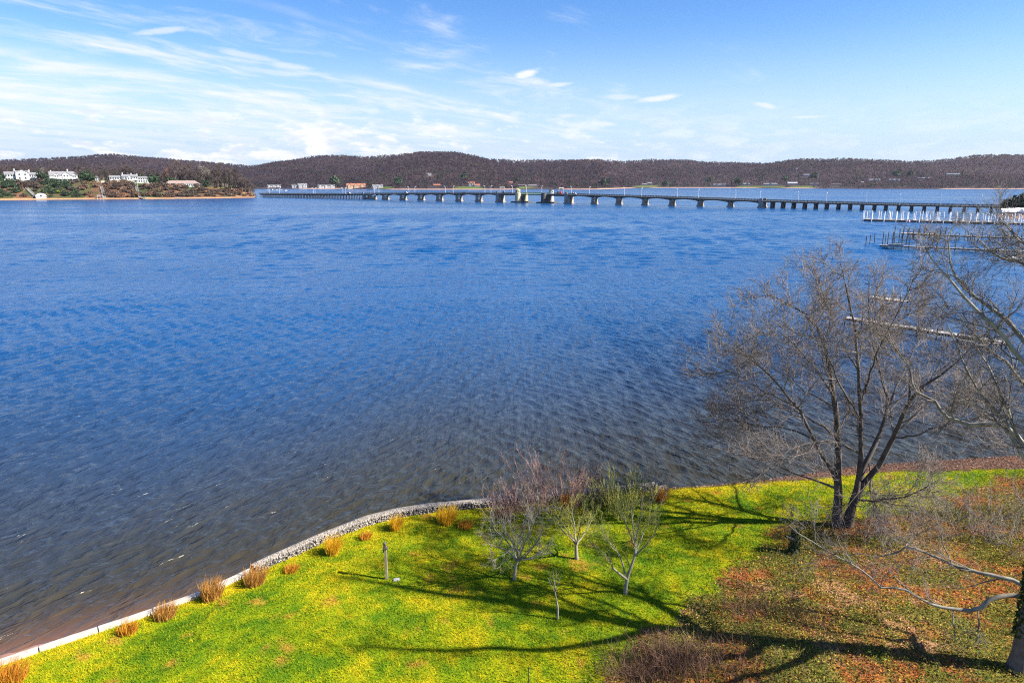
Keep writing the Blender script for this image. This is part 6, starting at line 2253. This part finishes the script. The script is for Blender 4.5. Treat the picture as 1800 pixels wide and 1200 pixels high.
for k, (px, py, h) in enumerate([(1522, 430, 3.0), (1529, 427, 2.8), (1537, 425, 3.0), (1551, 431, 4.6), (1560, 429, 4.3), (1568, 430, 4.4), (1571, 421, 5.0), (1580, 425, 4.6), (1587, 420, 4.8), (1593, 428, 4.2), (1612, 430, 3.6), (1640, 426, 3.6), (1666, 425, 3.4), (1708, 428, 3.6), (1712, 430, 3.2), (1738, 428, 3.2)]):
    p = G(px, py, 0)
    q = MB().cyl((0, 0, -1.5), (0, 0, h), .16, .14, 7).build('mooring_pile', M['pile'])
    q.location = [float(c) for c in p]
    q.rotation_euler = (R.uniform(-.03, .03), R.uniform(-.03, .03), 0)
    tag(q, 'dark lone mooring pile off the middle docks, ' + ordn[k] + ' from the left', 'piling', 'lone piles in the water by the middle docks')

# ---- the near dock seen through the branches
N0, N1 = G(1487, 558, .9), G(1768, 602, .9)
dN, LN = dock(N0, N1, 1.5, 1.0, 'narrow grey plank dock seen through the branches of the large tree', plank=.45, th=.3)
for x_ in np.arange(.3, LN, 2.6):
    for sg in (-1, 1):
        dpile(dN, float(x_), sg * .85, 1.2 + R.uniform(0, .5), .12, M['pile'], 'piling')
lp = G(1560, 536, .6)
bl = empty('boat_lift', lp, math.atan2(N1[1] - N0[1], N1[0] - N0[0]), 'boat lift platform with white-topped poles behind the near dock', 'boat lift')
for xx in (-2.6, 0, 2.6):
    for yy in (-1.4, 1.4):
        q = MB().cyl((xx, yy, -2), (xx, yy, 1.9), .13, .13, 7).build('piling', M['pile'], bl)
        MB().cyl((xx, yy, 1.903), (xx, yy, 3.2), .07, .07, 6).build('guide_pole', M['white'], q)
MB().box(-3, 3, -1.5, -1.15, .9, 1.15).build('beam', M['pile'], bl)
MB().box(-3, 3, 1.15, 1.5, .9, 1.15).build('beam', M['pile'], bl)
for i in range(9):
    MB().box(-2.9 + .66 * i, -2.4 + .66 * i, -1.12, 1.12, 1.0, 1.1).build('plank', M['plank'], bl)
for k, (px, py, h, lab) in enumerate([(1442, 548, 3.2, 'lone dark pile with a pale top, left of the pair beyond the large tree'), (1460, 544, 3.3, 'lone dark pile, right of the pair beyond the large tree')]):
    p = G(px, py, 0)
    q = MB().cyl((0, 0, -1.5), (0, 0, h), .14, .13, 8).build('mooring_pile', M['pile'])
    MB().cyl((0, 0, h + .003), (0, 0, h + .25), .16, .05, 8).build('pile_cap', M['white'], q)
    q.location = [float(c) for c in p]
    tag(q, lab, 'piling', 'lone piles beyond the large tree')

# a skiff and a float
p = G(1778, 456, 0)
o = empty('skiff', p, .25, 'small white skiff moored at the right between the docks', 'boat')
MB().add([(-2.3, -.7, .55), (1.2, -.75, .6), (2.4, 0, .75), (1.2, .75, .6), (-2.3, .7, .55), (-2.1, -.5, -.15), (1.0, -.5, -.15), (1.8, 0, -.1), (1.0, .5, -.15), (-2.1, .5, -.15)],
         [(0, 1, 6, 5), (1, 2, 7, 6), (2, 3, 8, 7), (3, 4, 9, 8), (4, 0, 5, 9), (5, 6, 7, 8, 9), (0, 4, 3, 2, 1)]).build('hull', M['white'], o)
MB().box(-1.9, -1.5, -.68, .68, .6, .72).build('seat', M['plank'], o)
MB().frustum((-.5, .7, -.4, .4), (-.3, .4, -.32, .32), .605, 1.35).build('console', M['wall_grey'], o)
p = G(1597, 391, 0)
o = empty('mooring_buoy', p, 0, 'round pink mooring buoy off the white-piled dock', 'buoy')
m = MB()
for i in range(5):
    a0, a1 = -math.pi / 2 + math.pi * i / 5, -math.pi / 2 + math.pi * (i + 1) / 5
    m.cyl((0, 0, .5 + .75 * math.sin(a0)), (0, 0, .5 + .75 * math.sin(a1)), max(.03, .75 * math.cos(a0)), max(.03, .75 * math.cos(a1)), 12, False)
m.build('float', M['pink'], o)
MB().cyl((0, 0, 1.2), (0, 0, 1.9), .12, .10, 8).build('mooring_ring', M['white'], o)

# models of which no copy was planted
for kd, lst in PB.items():
    for i, pr in enumerate(lst):
        if (kd, i) not in USED:
            for ob in pr:
                bpy.data.objects.remove(ob)

# ------------------------------------------------------------------ thin summer-day air between here and the hills
hz = MB().box(-6500, 6500, -300, 6500, -12, 190).build('haze', bpy.data.materials.new('haze_air'))
hm = hz.data.materials[0]
hm.use_nodes = True
hm.node_tree.nodes.clear()
pv = hm.node_tree.nodes.new('ShaderNodeVolumePrincipled')
pv.inputs['Color'].default_value = (0.80, 0.86, 1.0, 1)
pv.inputs['Density'].default_value = 0.00002
pv.inputs['Anisotropy'].default_value = 0.2
ho = hm.node_tree.nodes.new('ShaderNodeOutputMaterial')
hm.node_tree.links.new(pv.outputs[0], ho.inputs['Volume'])
tag(hz, kind='stuff')
